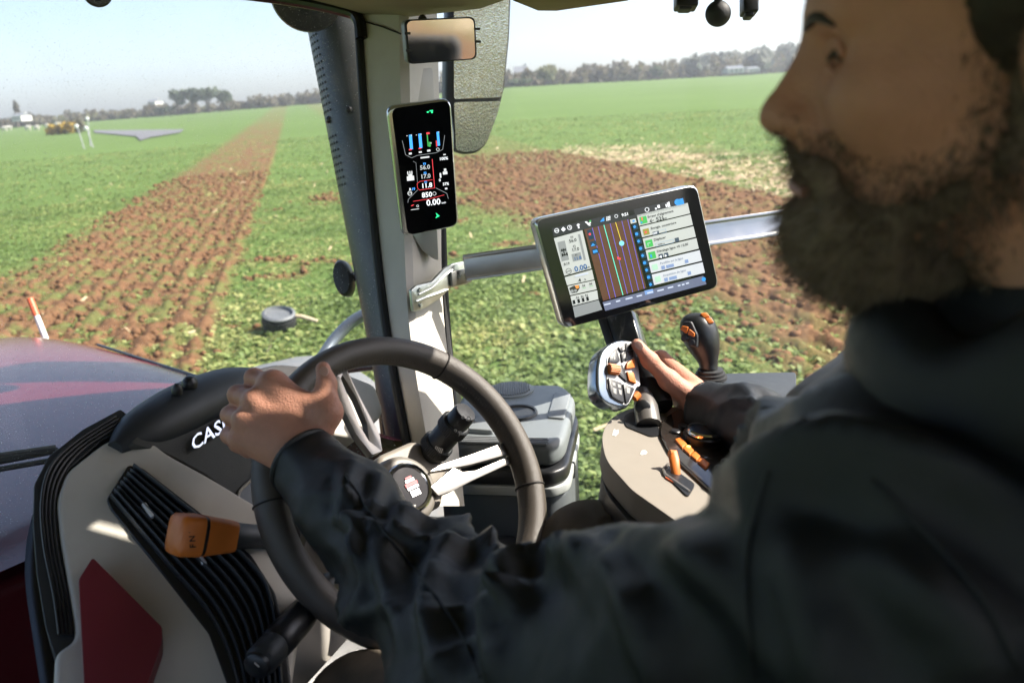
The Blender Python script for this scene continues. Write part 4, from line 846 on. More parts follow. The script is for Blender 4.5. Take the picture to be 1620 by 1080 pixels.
zf('guidance_line', [vline(.44, 0, 1, .008, .02)], D0+.0003, UTE); zf('target_line', [vline(.70, 0, .30, .007, .02)], D0+.0003, UYE)
def disc(x, y, r, n=18): return [(x+r*math.cos(2*math.pi*i/n), y+r*math.sin(2*math.pi*i/n)) for i in range(n)]
zf('position_dot', [disc(630, 436, 21)], D0+.0005, em('screen_sky', (.15, .45, .62), .7)); zf('tractor_mark', [[(590, 545), (610, 550), (625, 572), (600, 565)], [(600, 570), (612, 555), (606, 545), (595, 562)], [(612, 560), (628, 552), (616, 570)]], D0+.0005, URE)
zf('map_tool_tiles', [quadz(348, 330, 42, 80), quadz(372, 425, 50, 42), quadz(388, 485, 50, 44)]+[quadz(716+k*16.2, 285+k*58, 42, 46) for k in range(9)], D0+.0004, em('screen_navy', (.01, .035, .07), .5))
zf('map_tool_icons', [disc(735+k*16.2, 302+k*58.5, 14, 6 if k % 2 else 4) for k in range(9)]+[[(378, 462), (395, 435), (417, 452)], quadz(395, 495, 36, 22)], D0+.0007, UBL)
zf('compass_icon', [disc(371, 362, 10)], D0+.0007, URE); zf('map_corner_tile', [quadz(697, 245, 48, 34)], D0+.0006, UW); zf('map_corner_icon', [quadz(716, 250, 18, 14)], D0+.0009, UBL)
rows = [(755, 208), (778, 302), (802, 398), (826, 494), (852, 592), (876, 690)]
zf('right_rows', [quadz(x, y, 425, 88) for x, y in rows[:4]], D0, UW); zf('right_rows_pale', [quadz(x, y, 425, 88) for x, y in rows[4:]], D0, em('screen_white_pale', (.66, .70, .74), .33))
zf('row_icons', [quadz(x+18, y+18, 58, 58) for x, y in (rows[0], rows[2], rows[3])], D0+.0004, UGR); zf('row_icon_ochre', [quadz(rows[1][0]+22, rows[1][1]+22, 50, 50)], D0+.0004, em('screen_ochre', (.25, .22, .05), .5)); zf('row_icons_pale', [quadz(x+22, y+20, 46, 46) for x, y in rows[4:]], D0+.0004, UPG)
zf('row_icon_marks', [quadz(rows[0][0]+34, rows[0][1]+20, 10, 24), quadz(rows[1][0]+38, rows[1][1]+38, 16, 14)], D0+.0006, URE); zf('row_icon_marks', [quadz(rows[0][0]+28, rows[0][1]+55, 14, 12), quadz(rows[3][0]+35, rows[3][1]+34, 12, 26)], D0+.0006, UBL); zf('row_icon_marks', [quadz(rows[2][0]+36, rows[2][1]+36, 26, 6), quadz(rows[2][0]+36, rows[2][1]+36, 6, 26)], D0+.0006, UPG)
zf('row_buttons', [quadz(880, 345, 52, 28), quadz(928, 527, 36, 34), quadz(972, 517, 36, 34), quadz(1060, 395, 34, 34)], D0+.0004, em('screen_slate', (.05, .07, .10), .5)); zf('row_buttons_pale', [quadz(950, 622, 30, 30), quadz(990, 615, 64, 26), quadz(974, 720, 30, 30), quadz(1014, 712, 64, 26), quadz(1142, 572, 28, 28), quadz(1164, 668, 28, 28)], D0+.0004, em('screen_blue_grey', (.18, .25, .42), .5))
zf('row_fields', [quadz(905, 437, 148, 2.5), quadz(905, 437, 2.5, 26), quadz(911, 462, 148, 2.5), quadz(1048, 403, 2.5, 26), quadz(940, 330, 52, 2), quadz(985, 320, 2, 26), quadz(948, 356, 52, 2)], D0+.0004, em('screen_field_line', (.2, .32, .45), .5))
zf('page_tabs_bar', [[(476, 915), (1295, 700), (1322, 768), (498, 985)]], D0, em('screen_lilac_bar', (.10, .115, .17), .6)); zf('active_tab', [quadz(815, 822, 70, 34)], D0+.0003, em('screen_tab', (.14, .24, .45), .6)); zf('help_tab', [disc(1298, 728, 17)], D0+.0003, UBL)
E1, E2 = tuple(hx), (-.225, -.974)
def zt(name, items, mat, off=D0+.0007): return texts(name, items, PT1, off, mat, scr1, tr=z6, e1=E1, e2=E2)
DKT = em('screen_ink', (.02, .025, .035), .1)
pt_ = zt('panel_text', [('F3', 216, 397, 24), ('56.0', 205, 432, 36), ('F2', 236, 470, 24), ('17.0', 227, 505, 36), ('R19', 162, 618, 30), ('4', 282, 752, 42), ('%', 328, 738, 20), ('N', 313, 792, 30), ('N', 370, 778, 30), ('N', 262, 888, 28), ('N', 300, 880, 28), ('N', 336, 870, 28), ('F1', 254, 540, 20)], DKT); pt_['kind'] = 'stuff'
zf('gear_tile', [quadz(222, 525, 76, 62), quadz(275, 365, 18, 215)], D0+.0003, UGY); zf('left_icon_tile', [quadz(108, 428, 62, 160)], D0+.0003, UGY)
zf('tractor_icon', [quadz(150, 478, 8, 62), quadz(136, 492, 34, 9), quadz(143, 530, 44, 9), quadz(136, 484, 9, 22), quadz(165, 478, 9, 22), quadz(141, 520, 11, 26), quadz(178, 512, 11, 26)], D0+.0006, DKT)
zf('engine_picture', [[(203, 800), (240, 780), (285, 775), (290, 800), (268, 835), (225, 842)]], D0+.0004, em('screen_engine', (.03, .03, .03), .5)); zf('engine_accent', [[(248, 780), (280, 776), (282, 800), (262, 805)]], D0+.0007, UOR); zf('engine_wheels', [disc(228, 824, 13), disc(255, 820, 12)], D0+.0007, UGY)
zf('lamp_blocks', [quadz(230, 900, 20, 32), quadz(268, 891, 20, 32), quadz(304, 882, 20, 32), quadz(340, 873, 20, 32)], D0+.0005, DKT); zf('lamp_lines', [quadz(310, 800, 32, 3), quadz(368, 786, 32, 3)], D0+.0006, UGR)
zt('gear_value', [('11.8', 245, 576, 36), ('0.00', 250, 668, 62)], em('screen_blue_ink', (.02, .10, .28), .4)); zt('gear_unit', [('km/h', 330, 645, 22)], DKT)
def ringz(x, y, r, w_):
    out = []
    for i in range(16):
        a, b = 2*math.pi*i/16, 2*math.pi*(i+1)/16; out.append([(x+r*math.cos(a), y+r*math.sin(a)), (x+r*math.cos(b), y+r*math.sin(b)), (x+(r-w_)*math.cos(b), y+(r-w_)*math.sin(b)), (x+(r-w_)*math.cos(a), y+(r-w_)*math.sin(a))])
    return out
zf('steer_icon', ringz(199, 662, 24, 4)+[quadz(182, 664, 34, 5)], D0+.0006, DKT)
zt('row_titles', [("Erreur d'alignement", 842, 232, 27), ("Enregis. couverture", 868, 325, 27), ("Déplacer", 893, 418, 27), ("Décalage ligne +0 / 0,00", 918, 512, 27)], DKT); zt('row_titles_pale', [("Parallèle sur la ligne", 944, 608, 24), ("Acquisition de ligne", 968, 706, 24)], em('screen_grey_ink', (.2, .23, .30), .4))
zt('row_values', [('\u2190 521', 858, 272, 46), ('mm', 962, 246, 24)], DKT); zt('row_small', [('OFF', 884, 366, 22)], UWT); zt('row_field_value', [('0,000 m', 925, 455, 18)], DKT)
zf('row_arrows', [[(934, 548), (952, 532), (956, 556)], [(980, 526), (998, 535), (984, 548)]], D0+.0007, UWT)
zf('status_icons', ringz(102, 333, 19, 4)+[quadz(88, 335, 28, 5)]+[[(155, 302), (175, 322), (157, 342), (138, 324)]]+ringz(207, 308, 19, 4)+[quadz(205, 298, 5, 20)]+[[(262, 292), (275, 276), (292, 284), (283, 290), (288, 314), (276, 316), (272, 292)]]+[[(330, 262), (345, 258), (380, 290), (365, 294)], [(350, 280), (375, 262), (382, 270), (358, 290)]]+[quadz(505+i*12, 222+j*12-i*3, 8, 8) for i in range(3) for j in range(3)]+ringz(586, 216, 14, 3)+ringz(836, 163, 18, 4)+[quadz(900, 150, 14, 14), quadz(918, 128, 20, 24), quadz(985, 120, 9, 24), quadz(997, 108, 9, 36), quadz(1008, 100, 9, 42)], D0+.0006, UWT)
zf('signal_icon', [[(455, 262), (468, 240), (472, 260)], [(470, 238), (486, 226), (490, 255), (474, 260)]], D0+.0006, UBL); zf('gps_dot', [disc(374, 256, 8)], D0+.0008, UGR); zf('account_button', [disc(1085, 102, 26), quadz(1085, 80, 44, 48)], D0+.0006, UBL)
zf('clock_tile', [quadz(615, 190, 118, 40)], D0+.0004, UBK); zt('clock', [('9:51', 632, 220, 34)], UWT); zf('tab_marks', [quadz(x, y-14, w_, 11) for x, y, w_ in ((486, 945, 54), (582, 918, 36), (660, 898, 58), (750, 876, 46), (835, 850, 50), (918, 832, 54), (1003, 808, 46), (1085, 790, 22), (1118, 782, 22), (1150, 772, 26))]+[quadz(250, 700, 110, 9)], D0+.0007, em('screen_tab_letter', (.4, .45, .55), .6))
# post carrying the terminal
e = empty('terminal_post', P(985, 560, 1.47), 'black glossy post under the touch terminal', 'post')
pp = plane3((955, 505, 1.5), (998, 498, 1.47), (985, 560, 1.46)); plate('post_face', [(951, 500), (997, 488), (1018, 560), (975, 575)], pp, -.03, 0, M('gloss_dark', (.035, .04, .042), .18, var=.1, coat=.4), e, bevel=.003); plate('post_edge', [(945, 500), (957, 498), (982, 572), (970, 576)], pp, -.028, .003, BLKP, e, bevel=.001)
# ---- tall pillar display
PD = Plane(P(668, 265, 1.46), nrm(np.array([.20, -.97, -.12]))); pd = empty('pillar_display', PD.hit(680, 370), 'tall silver edged black display on the windscreen pillar', 'display')
od = [(611, 170, 15), (713, 156, 15), (726, 358, 13), (641, 374, 13)]
plate('frame', [(611, 170, 15), (713, 156, 15), (726, 358, 13), (636, 375, 13)], PD, -.022, 0, FRAME, pd, bevel=.004, r=14, seg=3)
plate('screen', [(619, 172, 12), (711, 159, 12), (723, 356, 11), (645, 372, 11)], PD, -.004, .0012, GLS_BLK, pd, r=12)
scr2 = [o for o in pd.children if o.name.startswith('screen')][0]
z4 = lambda x, y: (600+x/4.693, 150+y/4.693)
def yf(name, polys, off, mat):
    if name == 'machine_icons':
        for q in polys[:11]: flat('machine_icon', [[z4(*p) for p in q]], PD, off, mat, scr2)
        o = flat('gauge_icons', [[z4(*p) for p in q] for q in polys[11:]], PD, off, mat, scr2); o['kind'] = 'stuff'; return o
    return flat(name, [[z4(*p) for p in q] for q in polys], PD, off, mat, scr2)
vx, vy = np.array([.985, -.12]), np.array([.085, .996])
def quady(x, y, w_, h_): o = np.array([x, y]); return [tuple(o), tuple(o+vx*w_), tuple(o+vx*w_+vy*h_), tuple(o+vy*h_)]
def yt_(name, items, mat): return texts(name, items, PD, D0+.0008, mat, scr2, tr=z4, e1=tuple(vx), e2=(-.085, -.996))
yf('gauge_bars', [quady(219, 298, 22, 108), quady(289, 290, 22, 106), quady(424, 275, 18, 104)], D0, em('screen_bright_blue', (.05, .28, .75), .8)); yf('gauge_red', [quady(219, 402, 22, 10), quady(290, 394, 22, 9), quady(418, 340, 8, 44), quady(348, 280, 24, 14)], D0+.0003, URE); yf('gauge_green', [quady(351, 296, 8, 88), quady(365, 350, 14, 36)], D0+.0002, UGR)
yf('top_symbol', [quady(352, 124, 14, 10), quady(372, 116, 26, 8), quady(384, 124, 12, 12)], D0, em('screen_vivid_green', (.03, .75, .25), .8)); yf('foot_symbol', [[(418, 875), (448, 898), (436, 905), (416, 915), (428, 896)]], D0, em('screen_vivid_green', (.03, .75, .25), .8))
def pline(pts, w_):
    out = []
    for a, b in zip(pts[:-1], pts[1:]):
        a, b = np.array(a, float), np.array(b, float); n_ = np.array([-(b-a)[1], (b-a)[0]]); n_ = n_/np.linalg.norm(n_)*w_/2; out.append([tuple(a-n_), tuple(b-n_), tuple(b+n_), tuple(a+n_)])
    return out
yf('outline', pline([(170, 340), (195, 445), (240, 468), (280, 450), (420, 430), (470, 405), (485, 300)], 3)+pline([(250, 492), (272, 505), (283, 650)], 2)+pline([(212, 800), (215, 775), (285, 705)], 3)+pline([(418, 690), (500, 730), (512, 770)], 3), D0, em('screen_dim', (.25, .27, .28), .5))
yf('red_frame', pline([(395, 630), (300, 642), (280, 660), (285, 695), (300, 706), (410, 690)], 3)+pline([(392, 476), (410, 690)], 4)+pline([(250, 790), (370, 772), (482, 742)], 3)+pline([(236, 824), (256, 815)], 6), D0, URE)
yt_('gear_names', [('F3', 325, 520, 22), ('F2', 330, 588, 22), ('F1', 335, 655, 22), ('19', 240, 708, 26)], em('screen_bright_blue', (.05, .28, .75), .8))
yt_('values', [('11.8', 312, 692, 48), ('0.00', 350, 822, 62), ('850', 316, 762, 52), ('R', 222, 710, 26), ('100%', 445, 486, 30), ('37%', 470, 672, 28), ('0', 442, 642, 28), ('km/h', 462, 806, 16)], UWT)
yt_('dim_values', [('56.0', 302, 556, 44), ('17.0', 306, 622, 44)], em('screen_dim_letter', (.38, .40, .40), .6))
yf('machine_icons', [quady(305, 462, 66, 11), quady(203, 605, 54, 34), quady(214, 590, 30, 14), quady(206, 568, 8, 24), quady(222, 566, 8, 24), quady(236, 565, 8, 24), quady(470, 570, 34, 22), quady(478, 548, 18, 18), quady(446, 580, 12, 36), quady(474, 440, 18, 8), quady(486, 690, 18, 12)]+ringz(226, 730, 17, 4)+[quady(212, 728, 28, 4)]+[quady(218, 430, 22, 14), quady(292, 420, 22, 12), quady(354, 408, 24, 14)]+ringz(434, 404, 12, 3)+ringz(408, 732, 14, 3)+ringz(284, 824, 9, 3)+[quady(234, 850, 62, 4)]+[[(202, 300), (212, 304), (202, 308)], [(240, 292), (232, 300), (240, 306)], [(272, 294), (280, 297), (272, 302)], [(312, 286), (304, 293), (312, 298)], [(443, 270), (436, 276), (444, 280)], [(386, 352), (376, 358), (386, 364)]], D0+.0005, em('screen_icon_white', (.6, .62, .62), .55))
plate('mount_arm', [(650, 368), (692, 362), (694, 412), (686, 410), (668, 396)], Plane(PD.o-PD.n*.03, PD.n), -.03, 0, M('pale_satin', (.5, .52, .5), .35, .6, var=.06), pd, bevel=.004, r=3)
# ---- small inside mirror
PM = Plane(P(697, 64, 1.50), nrm(np.array([.33, -.92, -.1]))); im = empty('inside_mirror', PM.hit(697, 64), 'small rectangular inside mirror above the tall display', 'mirror')
oi = [(639, 32, 10), (751, 27, 10), (754, 94, 10), (645, 102, 10)]
plate('shell', oi, PM, -.03, -.002, M('mirror_shell', (.30, .33, .36), .35, var=.06), im, bevel=.006, r=10, seg=3); plate('rim', oi, PM, -.004, .003, BLKP, im, bevel=.001, r=10)
plate('mirror_glass', inset(oi, .055), PM, .002, .0042, M('mirror_silver', (.85, .86, .86), .015, 1, var=.02), im, r=8)
for (x, y) in ((642, 53), (644, 80), (752, 46), (753, 66)): plate('clip', [(x-3, y-2), (x+6, y-2), (x+6, y+2), (x-3, y+2)], PM, .003, .006, BLKP, im)
tube('stem', [PM.hit(690, 60)-PM.n*.02, P(668, 30, 1.56)], .008, BLKP, im, seg=10)
# ---- rail and its bracket
rl_ = empty('mounting_rail', P(740, 425, 1.60), 'aluminium mounting rail running behind the touch terminal', 'rail')
A_, B_ = P(735, 424, 1.56), P(1350, 336, 1.66); dv = nrm(B_-A_); n_ = nrm(np.cross(dv, CU)); n_ = n_ if n_ @ (C0-A_) > 0 else -n_; uu = np.cross(n_, dv); uu = uu if uu @ CU > 0 else -uu
prof = [(-.024, 0), (-.024, .006), (-.019, .006), (-.0165, .002), (.0165, .002), (.019, .006), (.024, .006), (.024, 0), (.020, -.012), (-.020, -.012)]
V, F = prism_data([A_+uu*a+n_*b for a, b in prof], [B_+uu*a+n_*b for a, b in prof]); me = bpy.data.meshes.new('extrusion'); me.from_pydata([tuple(v) for v in V], [], F); fixn(me); link('extrusion', me, ALU, rl_, bevel=.0008, ang=30)
cp_ = empty('rear_cab_post', P(1440, 700, 1.72), 'cream rear cab post behind the drivers head holding the rail end', 'pillar'); tube('post', [P(1440, -60, 1.80), P(1425, 320, 1.72), P(1420, 900, 1.62)], .045, CREAM, cp_, seg=14); obox('rail_clamp', B_+dv*.03, dv*.05, uu*.03, n_*.02, STEEL, cp_, bevel=.004)
PBk = plane3((655, 475, 1.475), (700, 440, 1.54), (660, 440, 1.48)); br = empty('rail_bracket', PBk.hit(655, 490), 'bright zinc bracket bolting the rail to the pillar', 'bracket')
plate('bracket_plate', [(649, 459), (657, 452), (682, 446), (703, 424), (716, 417), (735, 413), (739, 449), (712, 455), (695, 472), (672, 487), (653, 493)], PBk, -.004, .002, STEEL, br, r=2, bevel=.001)
tube('bracket_rib', [PBk.hit(x, y, .003) for x, y in ((656, 477), (672, 470), (690, 464), (706, 458))], .0022, STEEL, br, seg=6); tube('bracket_rib', [PBk.hit(x, y, .003) for x, y in ((660, 466), (680, 456), (700, 437), (716, 425))], .0018, STEEL, br, seg=6)
plate('clamp', [(708, 430), (737, 424), (740, 446), (710, 453)], PBk, .002, .009, M('dark_zinc', (.20, .20, .19), .4, .8, var=.1), br, bevel=.001)
for (x, y, o) in ((661, 459, .002), (663, 483, .002), (719, 437, .009), (732, 433, .009)):
    c = PBk.hit(x, y, o); lathe('bolt', c, PBk.n, [(0, 0), (.0042, 0), (.0042, .003), (.003, .0042), (0, .0042)], STEEL, br, seg=6, ang=20)
# ================================================================== RIGHT SIDE: armrest, handle, joystick, cooler, floor
PAR = plane3((965, 668, 1.30), (1140, 800, 1.06), (1095, 640, 1.40)); arm = empty('armrest_console', P(1000, 800, 1.2), 'cream armrest console with black skirt under the right hand', 'armrest')
top_ = [(951, 690, 14), (962, 664, 18), (992, 646, 18), (1030, 640), (1090, 645), (1180, 700), (1330, 800), (1250, 960), (1110, 852), (1000, 775), (958, 728, 18)]
plate('top_shell', top_, PAR, -.035, 0, M('armrest_tan', (.27, .245, .21), .5, var=.06, bump=.2, bs=900, dirt=.15), arm, bevel=.012, r=10, seg=4)
plate('skirt', [(955, 700, 14), (966, 672, 16), (1000, 655), (1090, 655), (1180, 710), (1330, 810), (1250, 970), (1110, 862), (1000, 785), (960, 738, 16)], PAR, -.105, -.036, BLKP, arm, bevel=.012, r=10, seg=4)
GB = M('gloss_brown_black', (.030, .025, .022), .12, var=.1, coat=.5)
plate('control_panel', [(1043, 690, 8), (1048, 668, 10), (1075, 650, 10), (1105, 652), (1150, 690), (1240, 760), (1180, 830), (1118, 775), (1060, 722)], PAR, -.006, .006, GB, arm, bevel=.003, r=6)
plate('lever_slot', [(985, 660, 8), (1000, 652), (1040, 672), (1044, 690), (1030, 692), (990, 676)], PAR, -.004, .002, BLKP, arm, r=5)
c = PAR.hit(1112, 702, .006); kn = lathe('rotary_knob', c, PAR.n, [(.030, 0), (.030, .010), (.027, .0115), (.026, .012)], BLKP, arm, seg=40)
lathe('knob_ring', c+PAR.n*.012, PAR.n, [(.0265, 0), (.0265, .004), (.0245, .0062), (.0215, .0052), (.0205, .003)], CHROME, arm, seg=40); lathe('knob_display', c+PAR.n*.0125, PAR.n, [(0, 0), (.0208, 0), (.0208, .0035), (0, .0042)], M('knob_glass', (.02, .035, .06), .05, var=.3, vs=60, coat=.4), arm, seg=36)
for k, (q) in enumerate(([(1066, 703), (1076, 700), (1086, 711), (1078, 717)], [(1079, 718), (1088, 712), (1097, 721), (1090, 728)], [(1091, 729), (1098, 722), (1107, 730), (1101, 737)], [(1102, 738), (1108, 731), (1122, 742), (1116, 750)])):
    plate('orange_button', q, PAR, .004, .0095, ORANGE, arm, bevel=.0015)
lathe('indicator_light', PAR.hit(1088, 716, .0095), PAR.n, [(0, 0), (.003, 0), (.003, .001), (0, .0015)], em('orange_light', (1., .45, .1), 2.0), arm, seg=12)
for (x, y) in ((1068, 690), (1080, 681), (1138, 748), (1148, 738)): lathe('round_button', PAR.hit(x, y, .006), PAR.n, [(0, 0), (.0075, 0), (.0075, .003), (.006, .0042), (0, .0042)], BLKP, arm, seg=20)
plate('hitch_recess', [(1050, 745, 6), (1056, 737, 4), (1100, 768, 6), (1088, 788, 6), (1062, 762)], PAR, -.004, .0025, BLKP, arm, r=3); tube('recess_trim', [PAR.hit(x, y, .003) for x, y in ((1056, 737), (1049, 745), (1052, 753), (1076, 770), (1090, 780))], .002, SATIN, arm, seg=6); plate('red_line', [(1052, 757), (1055, 755), (1081, 771), (1080, 774)], PAR, -.002, .0025, M('orange_red', (.5, .1, .03), .5), arm)
tube('orange_lever', [PAR.hit(1070, 752, .0), PAR.hit(1067, 749, .008), PAR.hit(1064, 744, .016), PAR.hit(1061, 740, .022), PAR.hit(1056, 741, .022)], [.005, .0055, .006, .006, .005], ORANGE, arm, seg=12, sx=1.2, sy=.7)
flat('printed_hare', [[(970, 684), (972, 679), (975, 682), (978, 680), (978, 686), (974, 690), (969, 689)]], PAR, .0008, WHT, arm); flat('printed_tortoise', [[(1013, 718), (1016, 713), (1021, 713), (1024, 716), (1021, 719), (1014, 720)]], PAR, .0008, WHT, arm)
# multifunction handle
mh = empty('drive_handle', P(1020, 670, 1.32), 'silver rimmed drive handle with orange and black buttons', 'handle')
z5 = lambda x, y: (930+x/6.352, 490+y/6.352)
def Z5(l): return [z5(*p) for p in l]
PHd = plane3((955, 560, 1.30), (1005, 545, 1.34), (965, 640, 1.275))
fr_ = [(445, 318), (370, 298), (280, 310), (200, 350), (140, 410), (108, 480), (92, 600), (90, 740), (102, 830), (145, 905), (215, 952), (310, 985), (395, 985), (420, 955), (462, 880), (505, 790), (540, 770), (520, 600)]
plate('rim', Z5(fr_), PHd, -.028, 0, M('blue_silver', (.27, .32, .37), .22, .9, var=.05), mh, bevel=.006, r=5, seg=4)
plate('face', Z5([(440, 325), (370, 318), (285, 350), (220, 405), (190, 480), (180, 600), (188, 790), (225, 880), (300, 930), (375, 962), (405, 940), (450, 850), (480, 775), (520, 765), (500, 560)]), PHd, -.004, .0015, M('face_silver', (.30, .30, .30), .5, .5, var=.05), mh, r=3)
for l in ([(196, 540), (205, 480), (272, 392), (308, 520), (290, 538)], [(290, 382), (330, 350), (372, 340), (352, 425), (318, 430)], [(376, 340), (425, 330), (438, 400), (360, 425)], [(318, 438), (370, 428), (360, 520), (330, 532)], [(374, 428), (440, 408), (440, 480), (368, 520)], [(190, 690), (325, 742), (352, 942), (290, 920), (230, 880), (200, 800)], [(338, 748), (455, 795), (395, 938), (368, 946)], [(275, 560), (330, 555), (365, 650), (380, 730), (300, 660)]):
    plate('black_button', Z5(l), PHd, .0, .0042, BLKP, mh, bevel=.0008, r=1.5)
for l in ([(364, 602), (372, 542), (440, 495), (455, 588)], [(370, 628), (438, 636), (466, 752), (392, 722)]): plate('orange_switch', Z5(l), PHd, .0, .006, ORANGE, mh, bevel=.0012, r=2)
c0_, c1_ = PHd.hit(*z5(192, 600), .004), PHd.hit(*z5(285, 612), .004)
tube('thumb_wheel', [c0_, c1_], .0075, ORANGE, mh, seg=14); tubes('wheel_ribs', [([c0_+PHd.n*.0075*math.cos(t)+np.cross(nrm(c1_-c0_), PHd.n)*.0075*math.sin(t), c1_+PHd.n*.0075*math.cos(t)+np.cross(nrm(c1_-c0_), PHd.n)*.0075*math.sin(t)], .001) for t in np.linspace(-1.5, 1.5, 9)], ORANGE, mh, seg=5)
flat('button_symbols', [Z5(l) for l in ([(238, 495), (250, 465), (258, 500), (248, 512)], [(325, 375), (350, 368), (352, 410), (330, 418)], [(340, 455), (365, 450), (360, 490), (338, 500)], [(225, 730), (258, 745), (258, 775), (230, 765)], [(235, 790), (268, 800), (268, 855), (240, 840)], [(280, 750), (312, 762), (312, 795), (284, 785)], [(290, 805), (320, 815), (322, 865), (298, 852)], [(370, 785), (408, 795), (402, 850), (372, 840)], [(405, 545), (425, 535), (428, 575), (408, 580)], [(410, 655), (430, 660), (438, 695), (418, 690)])], PHd, .0047, M('symbol_grey', (.28, .28, .27), .6), mh)
tube('grip', [P(1000, 560, 1.36), P(1018, 590, 1.37), P(1034, 620, 1.36), P(1046, 645, 1.34)], [.022, .026, .026, .02], BLKP, mh, seg=20)
tube('neck', [P(1016, 622, 1.345), P(1022, 645, 1.315), P(1026, 672, 1.295)], [.014, .0185, .019], M('neck_grey', (.20, .19, .18), .35, .5, var=.06), mh, seg=24)
lathe('neck_button', P(1017, 644, 1.297), nrm(C0-P(1017, 644, 1.297)), [(0, -.004), (.0115, -.004), (.0115, .002), (.0095, .0035), (0, .004)], BLKP, mh, seg=24)
tube('side_switch', [P(1003, 630, 1.31), P(1010, 623, 1.315)], .006, ORANGE, mh, seg=10)
# joystick
js = empty('joystick', P(1120, 590, 1.42), 'black joystick with orange buttons behind the right hand', 'joystick')
jd = 1.42; V, F = [], []; seg = 28
secs = [(1110, 495, 8), (1106, 499, 20), (1105, 510, 29), (1106, 526, 31.5), (1109, 543, 29.5), (1113, 558, 24), (1118, 571, 17), (1121, 580, 14), (1122, 590, 15)]
for (x, y, hw) in secs:
    c = P(x, y, jd); h = hw*jd/FPX
    for j in range(seg): t = 2*math.pi*j/seg; V.append(c+CR*h*math.cos(t)-fw*h*.95*math.sin(t)+CU*h*.25*math.cos(t)*(-.6))
F = [(i*seg+j, i*seg+(j+1) % seg, (i+1)*seg+(j+1) % seg, (i+1)*seg+j) for i in range(len(secs)-1) for j in range(seg)]+[tuple(range(seg)), tuple((len(secs)-1)*seg+j for j in range(seg))]
me = bpy.data.meshes.new('knob'); me.from_pydata([tuple(v) for v in V], [], F); fixn(me); kb = link('knob', me, M('joystick_black', (.014, .016, .018), .3, var=.1, bump=.1, bs=900), js, ang=60); ssd = kb.modifiers.new('ss', 'SUBSURF'); ssd.levels = 1; ssd.render_levels = 2
PJ = Plane(P(1092, 530, jd-.030), nrm(C0-P(1092, 530, jd)+CR*-.35)); PJ2 = Plane(P(1121, 504, jd-.020), nrm(C0-P(1121, 504, jd)+CR*.25+CU*.6))
plate('button_pad', [(1077, 517), (1082, 508), (1094, 508), (1104, 530), (1103, 550), (1096, 549), (1082, 536)], PJ, -.02, .001, DGR, js, bevel=.002, r=4)
for l in ([(1077, 521), (1080, 515), (1090, 517), (1087, 528)], [(1089, 529), (1091, 520), (1100, 527), (1099, 533)]): plate('orange_button', l, PJ, -.002, .005, ORANGE, js, bevel=.0012, r=2)
for (x, y) in ((1083.5, 535), (1095, 542)): lathe('round_button', PJ.hit(x, y, .001), PJ.n, [(0, 0), (.0058, 0), (.0058, .003), (.0045, .004), (0, .004)], BLKP, js, seg=18)
for l in ([(1107, 497), (1117, 495), (1123, 502), (1113, 504)], [(1114, 505), (1124, 503), (1129, 511), (1121, 513)]): plate('orange_button', l, PJ2, -.008, .004, ORANGE, js, bevel=.0012, r=2)
for k, (y, h_) in enumerate(((586, .021), (591, .024), (596, .027))): lathe('boot_ring', P(1124, y, jd), UP, [(h_*.7, -.003), (h_, -.003), (h_, .002), (h_*.7, .003)], BLK, js, seg=28)
shf = plane3((1105, 606, 1.40), (1190, 585, 1.5), (1170, 630, 1.33)); tr_ = plate('rear_tray', [(1090, 603, 6), (1150, 590), (1260, 588), (1260, 640), (1175, 640), (1150, 616, 12), (1100, 612)], shf, -.03, 0, SOFT, None, bevel=.006, r=6, seg=3); tag(tr_, 'black moulded tray under the joystick', 'tray')
# cables under the armrest
for k, off in enumerate((0, 7)):
    cb = tube('black_cable', catmull([P(988+off*.4, 770, 1.22), P(986+off*.3, 786, 1.21), P(992+off, 805-off*.6, 1.2), P(1010+off, 822-off, 1.18), P(1060, 835-off*1.2, 1.12)], 6), .0028, BLK, seg=8); tag(cb, ('outer', 'inner')[k]+' black cable looping below the armrest console', 'cable')
# seat base / grey side trim, floor
flp = TR(0, 0, 1.72); fl = obox('cab_floor', flp+FWD*-.46+RGT*-.18, FWD*1.08, RGT*.74, UP*.02, M('floor_mat', (.02, .02, .021), .8, var=.2, bump=.5, bs=300), None, bevel=.01); tag(fl, 'black rubber cab floor mat below the steering wheel', 'floor')
pg = plane3((960, 770, 1.32), (1050, 830, 1.15), (930, 800, 1.3)); sb = plate('seat_plinth', [(968, 748), (1080, 800), (1200, 900), (1100, 950), (930, 822), (942, 795)], pg, -.08, 0, M('light_grey_trim', (.30, .31, .30), .5, var=.05, bump=.15, bs=700), None, bevel=.01, r=5); tag(sb, 'light grey plinth under the armrest console', 'plinth')
